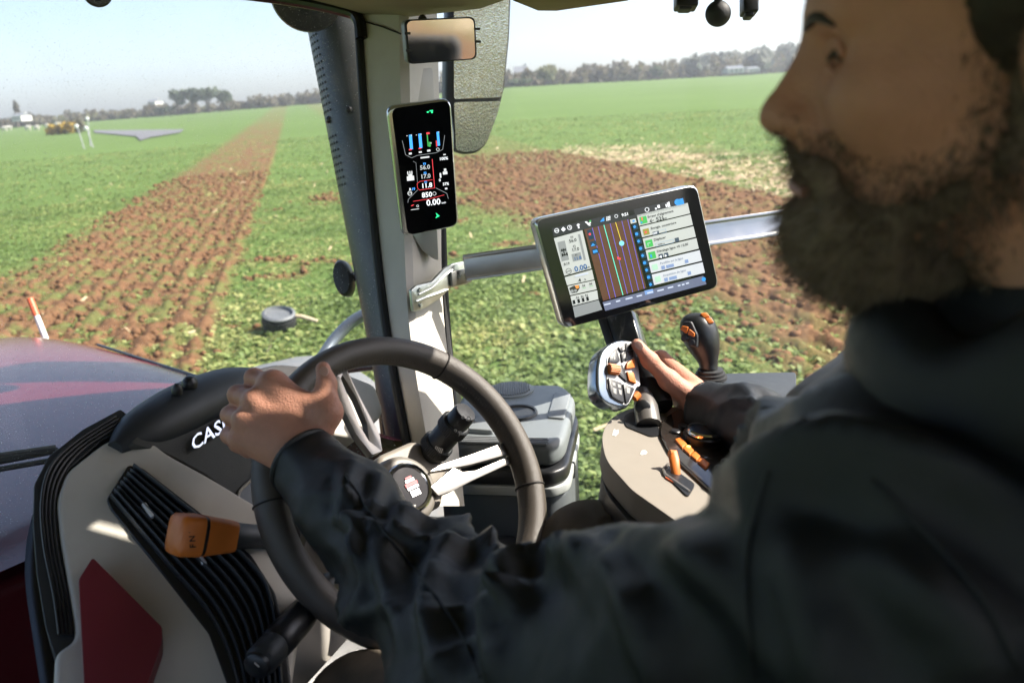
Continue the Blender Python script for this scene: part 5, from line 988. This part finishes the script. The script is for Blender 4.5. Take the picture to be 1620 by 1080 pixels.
# cooler box
cz = P(830, 650, 1.72)[2]; PC = Plane(np.array([0, 1.5, cz]), UP); co = empty('cooler_box', PC.hit(820, 690)-UP*.4, 'grey cool box with hinged lid beside the pillar', 'cool box')
LG = M('lid_grey', (.16, .18, .19), .45, var=.05, bump=.15, bs=700); lidq = [(742, 606, 16), (892, 607, 14), (911, 626, 10), (893, 694, 16), (872, 704, 10), (708, 700, 16), (690, 690, 12)]
plate('lid', lidq, PC, -.045, 0, LG, co, bevel=.014, r=10, seg=4, direction=UP)
plate('lid_gasket', [(738, 604), (894, 606), (915, 628), (897, 700), (872, 710), (702, 706), (684, 692)], PC, -.075, -.046, BLKP, co, bevel=.005, r=10, direction=UP); plate('trim_band', [(738, 604), (894, 606), (916, 628), (899, 701), (873, 711), (701, 707), (683, 692)], PC, -.095, -.076, M('pale_trim', (.34, .36, .36), .4, var=.05), co, bevel=.003, r=10, direction=UP); plate('box_body', [(740, 606), (892, 608), (912, 628), (895, 698), (872, 707), (704, 703), (688, 691)], PC, -.5, -.096, M('box_grey', (.065, .075, .082), .5, var=.06, bump=.15, bs=700), co, bevel=.012, r=10, direction=UP)
c = PC.hit(808, 618, .0); lathe('speaker_grille', c, UP, [(0, 0), (.05, 0), (.05, .003), (.046, .005), (0, .006)], LG, co, seg=40)
tubes('grille_bars', [([c+UP*.0065+np.array([x, -math.sqrt(.044**2-x*x), 0]), c+UP*.0065+np.array([x, math.sqrt(.044**2-x*x), 0])], .0014) for x in np.linspace(-.04, .04, 17)], GRY, co, seg=5)
plate('lid_latch', [(878, 622), (903, 624), (893, 664), (866, 662)], PC, -.002, .004, M('latch_grey', (.20, .22, .23), .45, var=.05), co, bevel=.002, r=3, direction=UP)
lathe('cup_holder', PC.hit(818, 654, .0), UP, [(.0, .0005), (.036, .0005), (.036, .004), (.040, .005), (.042, .001)], DGR, co, seg=36); plate('lid_handle', [(744, 640), (790, 646), (782, 688), (725, 684)], PC, -.002, .010, M('latch_grey', (.20, .22, .23), .45), co, bevel=.005, r=6, direction=UP)
pfm = M('perforated_dark', (.03, .032, .034), .6); ps_ = []
plate('perforated_band', [(712, 690), (868, 694), (864, 703), (708, 699)], PC, -.001, .002, M('pale_trim', (.34, .36, .36), .4), co, direction=UP)
hv, hf = [], []
for i in range(44):
    for k in range(4):
        c = PC.hit(714+i*3.5+(k % 2)*1.7, 691.5+k*2.6+i*.09, 0)+UP*.0025; b0 = len(hv)
        for q in range(6): hv.append(c+.0030*np.array([math.cos(q*math.pi/3), math.sin(q*math.pi/3), 0]))
        hf.append(tuple(range(b0, b0+6)))
ho = mesh('perforations', hv, hf, pfm, co, smooth=False); ho['kind'] = 'stuff'
obox('side_latch', PC.hit(904, 735)*0+P(905, 742, 1.66), CR*.005, CU*.016, fw*.012, BLKP, co, bevel=.002)

# driver's seat behind the man
sb_ = HOq = P(1560, 700, .55); se = empty('driver_seat', TR(-.75, .05, 1.75), 'dark fabric driver seat behind the man', 'seat')
SF = M('seat_fabric', (.03, .03, .032), .9, var=.2, bump=.5, bs=900)
obox('cushion', TR(-.62, .02, 2.02), FWD*.24, RGT*.25, UP*.06, SF, se, bevel=.03); obox('backrest', TR(-1.02, .02, 2.38), FWD*.05, RGT*.25, UP*.34, SF, se, bevel=.03); obox('pedestal', TR(-.7, .02, 1.84), FWD*.2, RGT*.2, UP*.11, DT, se, bevel=.01)
# ================================================================== THE DRIVER
SKIN = M('skin', (.50, .24, .165), .5, var=.18, vs=55, bump=.5, bs=420, sss=.12, spec=.35)
CLOTH = M('jacket_cloth', (.0085, .011, .0135), .40, var=.3, vs=40, bump=.4, bs=1500, spec=.42); PANTS = M('work_trousers', (.085, .068, .048), .85, var=.25, vs=50, bump=.6, bs=900)
HAIR = M('dark_hair', (.022, .016, .012), .6, var=.3, vs=200); BEARD = M('beard_hair', (.15, .105, .075), .65, var=.75, vs=70)
Vp, Fp = [], []; nbv = 0
def addp(v, f):
    global nbv
    Vp.append(v); Fp.append(f+nbv); nbv += len(v)
# ---- head, in its own frame: x forward, y to his left, z up
HPHI = math.radians(66); Hf = np.array([-math.sin(HPHI), math.cos(HPHI), -.02]); Hf = nrm(Hf); Hl = nrm(np.cross(UP, Hf)); Hu = np.cross(Hf, Hl)
NT = P(1205, 190, .50); HO = NT-Hf*.128+Hu*.038
def H2W(v): v = np.asarray(v); return HO+v[:, 0:1]*Hf+v[:, 1:2]*Hl+v[:, 2:3]*Hu
def headsdf(X, Y, Z):
    Ya = np.abs(Y)
    D = elli(X, Y, Z, (-.008, 0, .045), (.098, .077, .09))
    D = smin(D, elli(X, Y, Z, (.035, 0, -.02), (.060, .062, .085)), .03)
    D = smin(D, elli(X, Y, Z, (.058, 0, .045), (.036, .056, .05)), .03)
    D = smin(D, elli(X, Y, Z, (.064, 0, -.095), (.030, .032, .026)), .025)
    D = smin(D, caps(X, Ya, Z, (.0, .05, -.06), (.062, .02, -.1), .018, .018), .02)
    D = smin(D, elli(X, Ya, Z, (.058, .042, -.028), (.028, .022, .022)), .02)
    D = smin(D, caps(X, Ya, Z, (.093, .006, .016), (.078, .046, .015), .009, .008), .014)
    D = smax(D, -elli(X, Ya, Z, (.100, .034, -.006), (.017, .017, .012)), .012)
    D = smin(D, caps(X, Y, Z, (.090, 0, .012), (.114, 0, -.030), .0075, .0105), .012)
    D = smin(D, caps(X, Y, Z, (.082, 0, .01), (.094, 0, -.042), .014, .017), .012)
    D = smin(D, elli(X, Y, Z, (.117, 0, -.037), (.0125, .0115, .0105)), .008)
    D = smin(D, elli(X, Ya, Z, (.106, .0125, -.041), (.011, .0065, .008)), .006)
    D = smin(D, elli(X, Y, Z, (.088, 0, -.062), (.018, .026, .016)), .015)
    D = smin(D, caps(X, Ya, Z, (.1025, .0, -.071), (.090, .024, -.074), .0062, .0035), .005)
    D = smin(D, caps(X, Ya, Z, (.1015, .0, -.082), (.090, .022, -.079), .0068, .0035), .005)
    D = smin(D, caps(X, Y, Z, (-.025, 0, -.04), (-.055, 0, -.20), .058, .064), .03)
    e_ = elli(X, Ya, Z, (-.012, .079, -.012), (.020, .010, .032)); e_ = smax(e_, -elli(X, Ya, Z, (-.008, .088, -.010), (.011, .007, .02)), .006); D = smin(D, e_, .008)
    return D
v, f = surface_nets(headsdf, (-.125, -.105, -.21), (.145, .105, .15), .0032); addp(H2W(v), f)
# ---- left hand on the rim
def rim_at(px, py): return rim_pt(ang_of(px, py))
RH = rim_at(418, 690); dR = (RH-C0) @ fw
print('rim depth at left hand', dR)
def lp(x, y, o): return P(x, y, dR+o)
wristL = lp(492, 738, -.045)
def lhand(X, Y, Z):
    mc = [lp(432, 608, -.022), lp(404, 634, -.030), lp(388, 665, -.032), lp(380, 695, -.028)]
    D = caps(X, Y, Z, wristL+(wristL-mc[1])*.5, wristL, .027, .027)
    base = [lp(485, 690, -.038), lp(476, 705, -.044), lp(470, 718, -.046), lp(466, 730, -.042)]
    for m_, b in zip(mc, base): D = smin(D, caps(X, Y, Z, b, m_, .0185, .0135), .016)
    pip = [lp(402, 597, .004), lp(376, 624, .0), lp(364, 656, .0), lp(362, 688, .004)]; dip = [lp(414, 610, .030), lp(386, 640, .030), lp(375, 672, .030), lp(374, 703, .030)]; tip = [lp(436, 625, .034), lp(408, 655, .036), lp(396, 688, .036), lp(392, 716, .034)]
    for m_, p_, d_, t_, r in zip(mc, pip, dip, tip, (.0108, .0112, .0105, .0092)):
        Fg = smin(caps(X, Y, Z, m_, p_, r*1.12, r), caps(X, Y, Z, p_, d_, r, r*.9), .006); Fg = smin(Fg, caps(X, Y, Z, d_, t_, r*.9, r*.75), .005)
        Fg = smin(Fg, elli(X, Y, Z, m_, (r*1.15,)*3), .006); D = smin(D, Fg, .0075)
    c0, c1, c2, c3 = lp(496, 705, -.044), lp(519, 652, -.040), lp(517, 606, -.030), lp(511, 583, -.024)
    T = smin(caps(X, Y, Z, c0, c1, .0185, .0135), caps(X, Y, Z, c1, c2, .0132, .0108), .008); T = smin(T, caps(X, Y, Z, c2, c3, .0112, .0085), .006)
    D = smin(D, T, .014); D = smin(D, caps(X, Y, Z, mc[0], c1, .010, .010), .02); return D
ctr = lp(445, 665, -.01); v, f = surface_nets(lhand, ctr-.115, ctr+.115, .0014); addp(v, f)
# ---- right hand on the handle
wristR = P(1108, 640, 1.335)
def rhand(X, Y, Z):
    mcp = [P(1046, 566, 1.41), P(1056, 588, 1.425), P(1062, 608, 1.43), P(1066, 628, 1.425)]
    D = caps(X, Y, Z, P(1190, 690, 1.26), wristR, .034, .0255)
    bs = [P(1096, 615, 1.36), P(1100, 625, 1.365), P(1102, 635, 1.365), P(1102, 645, 1.36)]
    for m_, b in zip(mcp, bs): D = smin(D, caps(X, Y, Z, b, m_, .019, .0125), .016)
    for m_, p_, d_, t_, r in zip(mcp, (P(1018, 566, 1.425), P(1024, 588, 1.435), P(1030, 608, 1.435), P(1036, 628, 1.43)), (P(996, 574, 1.41), P(1004, 596, 1.415), P(1012, 616, 1.415), P(1020, 636, 1.41)), (P(988, 582, 1.39), P(996, 604, 1.395), P(1006, 624, 1.395), P(1014, 642, 1.39)), (.0100, .0105, .0098, .0088)):
        Fg = smin(caps(X, Y, Z, m_, p_, r*1.1, r), caps(X, Y, Z, p_, d_, r, r*.9), .006); Fg = smin(Fg, caps(X, Y, Z, d_, t_, r*.9, r*.75), .005); D = smin(D, Fg, .007)
    c0, c1, c2, c3 = P(1092, 628, 1.335), P(1058, 601, 1.330), P(1028, 570, 1.325), P(1008, 545, 1.325)
    T = smin(caps(X, Y, Z, c0, c1, .0195, .0150), caps(X, Y, Z, c1, c2, .0140, .0118), .008); T = smin(T, caps(X, Y, Z, c2, c3, .0125, .0092), .006); T = smin(T, elli(X, Y, Z, c1, (.0155,)*3), .006); T = smin(T, elli(X, Y, Z, c2, (.0128,)*3), .005)
    return smin(D, T, .013)
ctr = P(1060, 605, 1.37); v, f = surface_nets(rhand, ctr-.15, ctr+.15, .0024); addp(v, f)
# ---- torso and arms under the clothes
JL = [P(480, 728, dR-.05), P(556, 806, .93), P(640, 905, .83), P(800, 1045, .70), P(1060, 1030, .56), P(1390, 935, .46)]; JLr = [.041, .049, .056, .068, .075, .084]
JR = [P(1112, 644, 1.325), P(1190, 668, 1.24), P(1310, 770, 1.02), P(1405, 690, .80)]; JRr = [.040, .048, .060, .070]
def torso(X, Y, Z, g=0.0, arms=True):
    D = caps(X, Y, Z, P(1500, 800, .68), P(1500, 1180, .72), .13+g, .16+g)
    D = smin(D, caps(X, Y, Z, P(1390, 935, .46), P(1405, 690, .80), .082+g, .068+g), .03)
    D = smin(D, caps(X, Y, Z, P(1410, 890, .48), HO-Hu*.17-Hf*.045, .075+g, .075+g), .06)
    D = smin(D, caps(X, Y, Z, P(1405, 690, .80), HO-Hu*.17-Hf*.045, .065+g, .075+g), .06)
    D = smin(D, caps(X, Y, Z, P(1480, 950, .60), P(1500, 1300, .62), .14+g, .16+g), .08)
    if arms:
        for J, R_ in ((JL, JLr), (JR, JRr)):
            for i in range(len(J)-1): D = smin(D, caps(X, Y, Z, J[i], J[i+1], max(R_[i]+g, .016), max(R_[i+1]+g, .016)), .03)
    return D
lo = np.minimum.reduce(JL+JR+[P(1480, 1250, .6), HO-.25])-.22; hi = np.maximum.reduce(JL+JR+[HO])+.2; hi[2] = HO[2]-.1; lo[2] = max(lo[2], 1.75)
v, f = surface_nets(lambda X, Y, Z: torso(X, Y, Z, -.045), lo, hi, .014)
# keep the body clear of the cuffs
addp(v, f)
person = npmesh('person', np.concatenate(Vp), np.concatenate(Fp), SKIN, ang=180)
tag(person, 'bearded driver in a dark jacket holding wheel and drive handle', 'person')
# ---- jacket
v, f = surface_nets(lambda X, Y, Z: torso(X, Y, Z, 0.0), lo, hi, .0068)
def limb_coords(v, J):
    best = np.full(len(v), 9.); S = np.zeros(len(v)); PHI = np.zeros(len(v)); acc = 0
    for i in range(len(J)-1):
        a, b = J[i], J[i+1]; ba = b-a; L = np.linalg.norm(ba); t = np.clip(((v-a) @ ba)/L**2, 0, 1); q = v-a-t[:, None]*ba; d = np.linalg.norm(q, axis=1); s1_ = nrm(np.cross(ba, UP)); s2_ = np.cross(nrm(ba), s1_)
        m = d < best; best[m] = d[m]; S[m] = (acc+t*L)[m]; PHI[m] = np.arctan2(q @ s2_, q @ s1_)[m]; acc += L
    return best, S, PHI
bL, SL, PL_ = limb_coords(v, JL); bR, SR, PR_ = limb_coords(v, JR); useL = bL < bR; S = np.where(useL, SL, SR); PH_ = np.where(useL, PL_, PR_); best = np.minimum(bL, bR)
def ridge(n): return 1-np.abs(2*n-1)
cs, sn = np.cos(PH_), np.sin(PH_)
f1 = ridge(vnoise(S*13+cs*1.3+sn*.9, cs*.55+4, sn*.55))**3; f2 = ridge(vnoise(S*7.5-cs*1.2+sn*.5, cs*.5+20, sn*.5+7))**3.5; f3 = ridge(vnoise(S*30+sn*1.2, cs*2.2, sn*2.2+40))**2
armw = np.clip(1-(best-.10)/.06, 0, 1); elbow = np.exp(-((S-.36)/.16)**2); cuffz = np.exp(-(S/.10)**2)
disp = armw*(.016*f1*(.8+.3*elbow)+.022*f2*(.9+.2*elbow)+.007*f3*(.4+cuffz)-.014)*(.12+.88*sstep(.02, .24, S))
w3 = ridge(fbm(v[:, 0]*5+v[:, 2]*3, v[:, 1]*5, v[:, 2]*4-v[:, 0]*2, o=3)); disp += (1-armw)*(.045*w3**4-.022)
# normals from faces
fn = np.cross(v[f[:, 2]]-v[f[:, 0]], v[f[:, 3]]-v[f[:, 1]]); vn = np.zeros_like(v)
for k in range(4): np.add.at(vn, f[:, k], fn)
vn /= np.linalg.norm(vn, axis=1)[:, None]+1e-9
vj = v+vn*disp[:, None]
# long drapery folds of the sleeve and shoulder
from mathutils.bvhtree import BVHTree
_b0 = BVHTree.FromPolygons([tuple(q) for q in vj], [tuple(int(i) for i in q) for q in f])
for px, amp, sig in (([(1060, 800), (1150, 752), (1250, 715), (1340, 705), (1450, 740), (1560, 805), (1660, 880)], .020, .017), ([(880, 870), (965, 890), (1015, 960), (1040, 1070)], .018, .015), ([(930, 870), (1010, 855), (1100, 880), (1180, 940), (1240, 1060)], .018, .016),
                     ([(640, 800), (612, 890), (640, 1010)], .013, .011), ([(720, 840), (682, 930), (700, 1070)], .015, .012), ([(830, 870), (780, 940), (792, 1080)], .016, .013), ([(560, 735), (542, 810), (580, 900)], .010, .009), ([(600, 750), (590, 830), (612, 930)], .010, .008),
                     ([(1380, 790), (1480, 880), (1600, 1000), (1660, 1060)], .016, .012), ([(1300, 860), (1400, 900), (1500, 990), (1580, 1090)], .018, .013), ([(1180, 800), (1240, 880), (1290, 980), (1310, 1090)], .016, .014)):
    ln_ = []
    for q in catmull([np.array(p+(0,), float) for p in px], 12):
        h = _b0.ray_cast(Vector(C0), Vector(nrm(ray(q[0], q[1]))))
        if h[0] is not None: ln_.append(np.array(h[0]))
    if len(ln_) < 3: continue
    ln_ = np.array(ln_); d2 = np.full(len(vj), 9.); kk_ = np.zeros(len(vj), int)
    for i_, q in enumerate(ln_):
        d = ((vj-q)**2).sum(1); m = d < d2; d2[m] = d[m]; kk_[m] = i_
    tt_ = kk_/(len(ln_)-1); env = np.sin(np.pi*np.clip(.08+.84*tt_, 0, 1))**.6
    dd_ = np.sqrt(d2); vj = vj+vn*(amp*env*(np.exp(-(dd_/sig)**2)-.22*np.exp(-((dd_-2*sig)/sig)**2)))[:, None]
# open the cuffs: cut the end caps of both sleeves
def cutmask(J): ax = nrm(J[1]-J[0]); return ((v-J[0]) @ ax < -.002) & (np.linalg.norm(v-J[0], axis=1) < .09)
bad = cutmask(JL) | cutmask(JR); f = f[~bad[f].any(1)]
lab = np.arange(len(v))
for _ in range(400):
    mn = lab[f].min(1); l2 = lab.copy(); np.minimum.at(l2, f.ravel(), np.repeat(mn, 4)); l2 = l2[l2]
    if (l2 == lab).all(): break
    lab = l2
fl_ = lab[f[:, 0]]; big = np.bincount(fl_).argmax(); f = f[fl_ == big]
us_, inv_ = np.unique(f, return_inverse=True); vj = vj[us_]; f = inv_.reshape(f.shape)
jk = npmesh('jacket', vj, f, CLOTH, person, ang=180); jk['label'] = 'dark navy grey work jacket with creased sleeves'
md = jk.modifiers.new('smooth', 'SMOOTH'); md.factor = .5; md.iterations = 1
def cuff(J, r):
    ax = nrm(J[1]-J[0]); a = nrm(np.cross(ax, UP)); b = np.cross(ax, a); ring = [J[0]+ax*.003+(a*math.cos(t)+b*math.sin(t))*r for t in np.linspace(0, 2*math.pi, 40, endpoint=False)]
    return tube('cuff_hem', ring, .0045, CLOTH, person, seg=8, closed=True)
cuff(JL, .040); cuff(JR, .037)
# collar and turned down hood round the neck
nb = HO-Hu*.155-Hf*.04; ring = []
for t in np.linspace(0, 2*math.pi, 48, endpoint=False): ring.append(nb+Hf*(.088+.006*math.sin(3*t))*math.cos(t)+Hl*.092*math.sin(t)-Hu*(.028*math.cos(t))+Hu*.012*math.sin(4*t+1))
tube('collar', ring, .030, CLOTH, person, seg=16, closed=True, sx=1.0, sy=1.25)
tube('hood', [nb-Hf*.10+Hl*s*.11+Hf*(abs(s)**2)*.09-Hu*.02 for s in np.linspace(-1, 1, 15)], [.03, .06, .065, .06, .03], CLOTH, person, seg=16)
zp = [nb+Hf*.10-Hu*.02, P(1290, 640, .62), P(1240, 760, .64)]
tube('zip', catmull(zp, 6), .004, BLK, person, seg=6)
# sleeve seams with raised stitching
from mathutils.bvhtree import BVHTree
_bv = BVHTree.FromPolygons([tuple(q) for q in vj], [tuple(int(i) for i in q) for q in f])
def seam(px, r=.0012):
    out = []
    for q in catmull([np.array(p+(0,), float) for p in px], 10):
        d = nrm(ray(q[0], q[1])); h = _bv.ray_cast(Vector(C0), Vector(d))
        if h[0] is not None: out.append(np.array(h[0])+np.array(h[1])*.0008)
    out = [out[0]]+[b for a, b in zip(out[:-1], out[1:]) if np.linalg.norm(b-a) < .06]
    if len(out) > 4: tube('sleeve_seam', out, r, CLOTH, person, seg=6)
seam([(545, 750), (600, 830), (660, 905), (720, 985), (760, 1070)])
seam([(1215, 745), (1190, 830), (1180, 930), (1195, 1070)], .0014)
seam([(1380, 760), (1470, 850), (1560, 960), (1610, 1060)], .0014)
# ---- trousers
def legs(X, Y, Z):
    D = smin(caps(X, Y, Z, P(1300, 1120, .82), P(935, 880, 1.2), .085, .072), caps(X, Y, Z, P(935, 880, 1.2), P(900, 1090, 1.28), .072, .06), .03)
    E_ = smin(caps(X, Y, Z, P(1150, 1300, .68), P(585, 1140, .98), .09, .072), caps(X, Y, Z, P(585, 1140, .98), P(560, 1420, 1.05), .072, .06), .03); return smin(D, E_, .03)
pts_ = [P(1300, 1120, .82), P(935, 880, 1.2), P(900, 1090, 1.28), P(1150, 1300, .68), P(585, 1140, .98), P(560, 1420, 1.05)]
v, f = surface_nets(legs, np.minimum.reduce(pts_)-.11, np.maximum.reduce(pts_)+.11, .011)
v = v+(ridge(vnoise(v[:, 0]*22+v[:, 2]*10, v[:, 1]*22, v[:, 2]*16))**2*.010)[:, None]*nrm(C0-pts_[1])
tr = npmesh('trousers', v, f, PANTS, person, ang=180); tr['label'] = 'brown work trousers'
def surfx(y, z):
    xs_ = np.linspace(.03, .14, 600); d = headsdf(xs_, np.full(600, y), np.full(600, z)); return float(xs_[np.where(d < 0)[0].max()])
# ---- hair, beard, eyes
def haircap(X, Y, Z):
    D = smin(elli(X, Y, Z, (-.010, 0, .048), (.108, .095, .099)), elli(X, Y, Z, (.055, 0, .055), (.040, .066, .054)), .02)
    return smax(D, (.062-Z)*.75+(X-.035)*.66, .01) if False else smax(smax(D, (X-.034)*.8+(.03-Z)*.2, .01), -(Z+.065+(X+.05)*.55), .01)
v, f = surface_nets(haircap, (-.14, -.11, -.12), (.13, .11, .17), .004); v = v+RNG.normal(0, .0007, v.shape); ho_ = npmesh('hair', H2W(v), f, HAIR, person, ang=180); ho_['label'] = 'short dark brown hair'
def beardsdf(X, Y, Z):
    Ya = np.abs(Y); D = elli(X, Y, Z, (.074, 0, -.104), (.044, .036, .040))
    D = smin(D, caps(X, Ya, Z, (.06, .030, -.098), (.004, .058, -.062), .017, .010), .02); D = smin(D, caps(X, Ya, Z, (.002, .060, -.055), (.004, .066, .01), .008, .006), .015)
    D = smin(D, caps(X, Ya, Z, (.1045, .004, -.0605), (.090, .029, -.068), .0088, .0075), .006); D = smin(D, caps(X, Ya, Z, (.090, .029, -.068), (.083, .030, -.092), .005, .008), .01)
    D = smin(D, caps(X, Y, Z, (.05, 0, -.12), (.0, 0, -.125), .03, .025), .03)
    return smax(D, -elli(X, Y, Z, (.106, 0, -.0765), (.012, .019, .0075)), .004)
v, f = surface_nets(beardsdf, (-.05, -.1, -.19), (.14, .1, .05), .004); nz = fbm(v[:, 0]*110, v[:, 1]*110, v[:, 2]*70, o=3)-.5
c_ = v.mean(0); vv = v+(v-c_)/np.linalg.norm(v-c_, axis=1)[:, None]*(nz*.008)[:, None]; bd_ = npmesh('beard', H2W(vv), f, BEARD, person, ang=180); bd_['label'] = 'full dark brown beard and moustache'
# beard strands give a soft outline
k = RNG.integers(0, len(v), 9000); root = v[k]; dirn = (root-c_); dirn /= np.linalg.norm(dirn, axis=1)[:, None]; dirn += np.array([.25, 0, -.75]); dirn += RNG.normal(0, .28, dirn.shape); dirn /= np.linalg.norm(dirn, axis=1)[:, None]
ln = RNG.uniform(.006, .018, len(k)); sd_ = np.cross(dirn, RNG.normal(size=dirn.shape)); sd_ /= np.linalg.norm(sd_, axis=1)[:, None]; sd_ *= .00035
tri = np.stack([root-sd_, root+sd_, root+dirn*ln[:, None]], 1).reshape(-1, 3); bs_ = npmesh('beard_strands', H2W(tri), np.arange(len(tri)).reshape(-1, 3), BEARD, person, smooth=False); bs_['kind'] = 'stuff'
# stubble fading out over the cheek and neck
hv_, _ = surface_nets(headsdf, (-.03, -.1, -.17), (.145, .1, .06), .0032); bq = beardsdf(hv_[:, 0], hv_[:, 1], hv_[:, 2]); pr = np.clip(1-np.maximum(bq, 0)/.022, 0, 1)**1.5
k = RNG.choice(len(hv_), 20000, p=pr/pr.sum()); root = hv_[k]+RNG.normal(0, .0015, (20000, 3)); dirn = RNG.normal(0, .4, root.shape)+np.array([.1, 0, -.6])+np.stack([np.zeros(20000), np.sign(root[:, 1])*.6, np.zeros(20000)], -1); dirn /= np.linalg.norm(dirn, axis=1)[:, None]
ln = RNG.uniform(.004, .011, len(k)); sd_ = np.cross(dirn, RNG.normal(size=dirn.shape)); sd_ /= np.linalg.norm(sd_, axis=1)[:, None]; sd_ *= .0004
tri = np.stack([root-sd_, root+sd_, root+dirn*ln[:, None]], 1).reshape(-1, 3); st2 = npmesh('stubble', H2W(tri), np.arange(len(tri)).reshape(-1, 3), BEARD, person, smooth=False); st2['kind'] = 'stuff'
for s in (1, -1):
    xs = surfx(s*.033, -.008); c = H2W(np.array([[xs-.0088, s*.033, -.008]]))[0]; lathe('eyeball', c, Hf, [(max(1e-4, .0118*math.sin(t)), -.0118*math.cos(t)) for t in np.linspace(.02, math.pi-.02, 15)], M('eye_white', (.35, .32, .30), .15, var=.05), person, seg=24); lathe('iris', c+Hf*.0102, Hf, [(0, 0), (.0055, 0), (.0045, .0016), (0, .0014)], M('iris_brown', (.05, .035, .025), .1), person, seg=18)
    def arc_(name, lst, r, mat): tube(name, [H2W(np.array([p]))[0] for p in catmull([np.array(q) for q in lst], 5)], r, mat, person, seg=10)
    arc_('upper_eyelid', [(surfx(s*.020, -.005), s*.020, -.005), (xs+.0022, s*.033, .0004), (surfx(s*.047, -.007), s*.047, -.007)], [.0035, .0046, .003], SKIN)
    arc_('lower_eyelid', [(surfx(s*.021, -.012), s*.021, -.012), (xs+.0012, s*.033, -.0176), (surfx(s*.046, -.011), s*.046, -.011)], [.003, .0038, .003], SKIN)
    arc_('eyelashes', [(surfx(s*.021, -.008)+.002, s*.021, -.008), (xs+.0050, s*.033, -.0050), (surfx(s*.047, -.009)+.002, s*.047, -.009)], [.001, .0017, .001], HAIR)
    arc_('eyebrow', [(surfx(s*yy, zz)+.0006, s*yy, zz) for yy, zz in ((.013, .009), (.021, .0115), (.030, .0135), (.041, .0125), (.050, .008))], [.0014, .0027, .003, .0026, .0012], HAIR)
lp_ = [(.1015, -.02, -.0755), (.1075, 0, -.0735), (.1015, .02, -.0755)]; tube('lips', [H2W(np.array([p]))[0]-Hu*.003 for p in catmull([np.array(q) for q in lp_], 5)], [.003, .006, .003], M('lip', (.40, .17, .14), .4), person, seg=10)
# thumb nail of the right hand
a, b = P(1015, 552, 1.314), P(1007, 541, 1.316); ax_ = nrm(b-a); nl = nrm(C0-a); nl = nrm(nl-ax_*(nl @ ax_)); sx_ = np.cross(ax_, nl)
lathe('thumb_nail', (a+b)/2-nl*.0005, nl, [(0, 0), (.0075, 0), (.0068, .0012), (0, .0018)], M('nail', (.50, .30, .24), .3), person, seg=20, ex=ax_, sx=1.05, sy=.8)

a, b = lp(517, 600, -.0425), lp(511, 582, -.034); ax_ = nrm(b-a); nl = nrm(C0-a); nl = nrm(nl-ax_*(nl @ ax_)); lathe('thumb_nail', b*.75+a*.25-nl*.0012, nl, [(0, 0), (.0066, 0), (.006, .001), (0, .0016)], M('nail', (.50, .30, .24), .3), person, seg=20, ex=ax_, sx=1.1, sy=.8)
# ================================================================== HAZE in the air between here and the far trees
zlo, zhi = float(gz.min())-1, 42.0
hz = obox('haze', (0, 0, (zlo+zhi)/2), (720, 0, 0), (0, 720, 0), (0, 0, (zhi-zlo)/2), None, None, bevel=0); hz['kind'] = 'stuff'; hz['label'] = 'thin pale haze in the air over the field'
hm_ = bpy.data.materials.new('haze_air'); hm_.use_nodes = True; n = hm_.node_tree; n.nodes.clear(); ou = n.nodes.new('ShaderNodeOutputMaterial'); pv = n.nodes.new('ShaderNodeVolumePrincipled')
pv.inputs['Color'].default_value = (.88, .93, 1, 1); pv.inputs['Density'].default_value = .0007; pv.inputs['Anisotropy'].default_value = .2; n.links.new(pv.outputs[0], ou.inputs['Volume']); hz.data.materials.append(hm_)
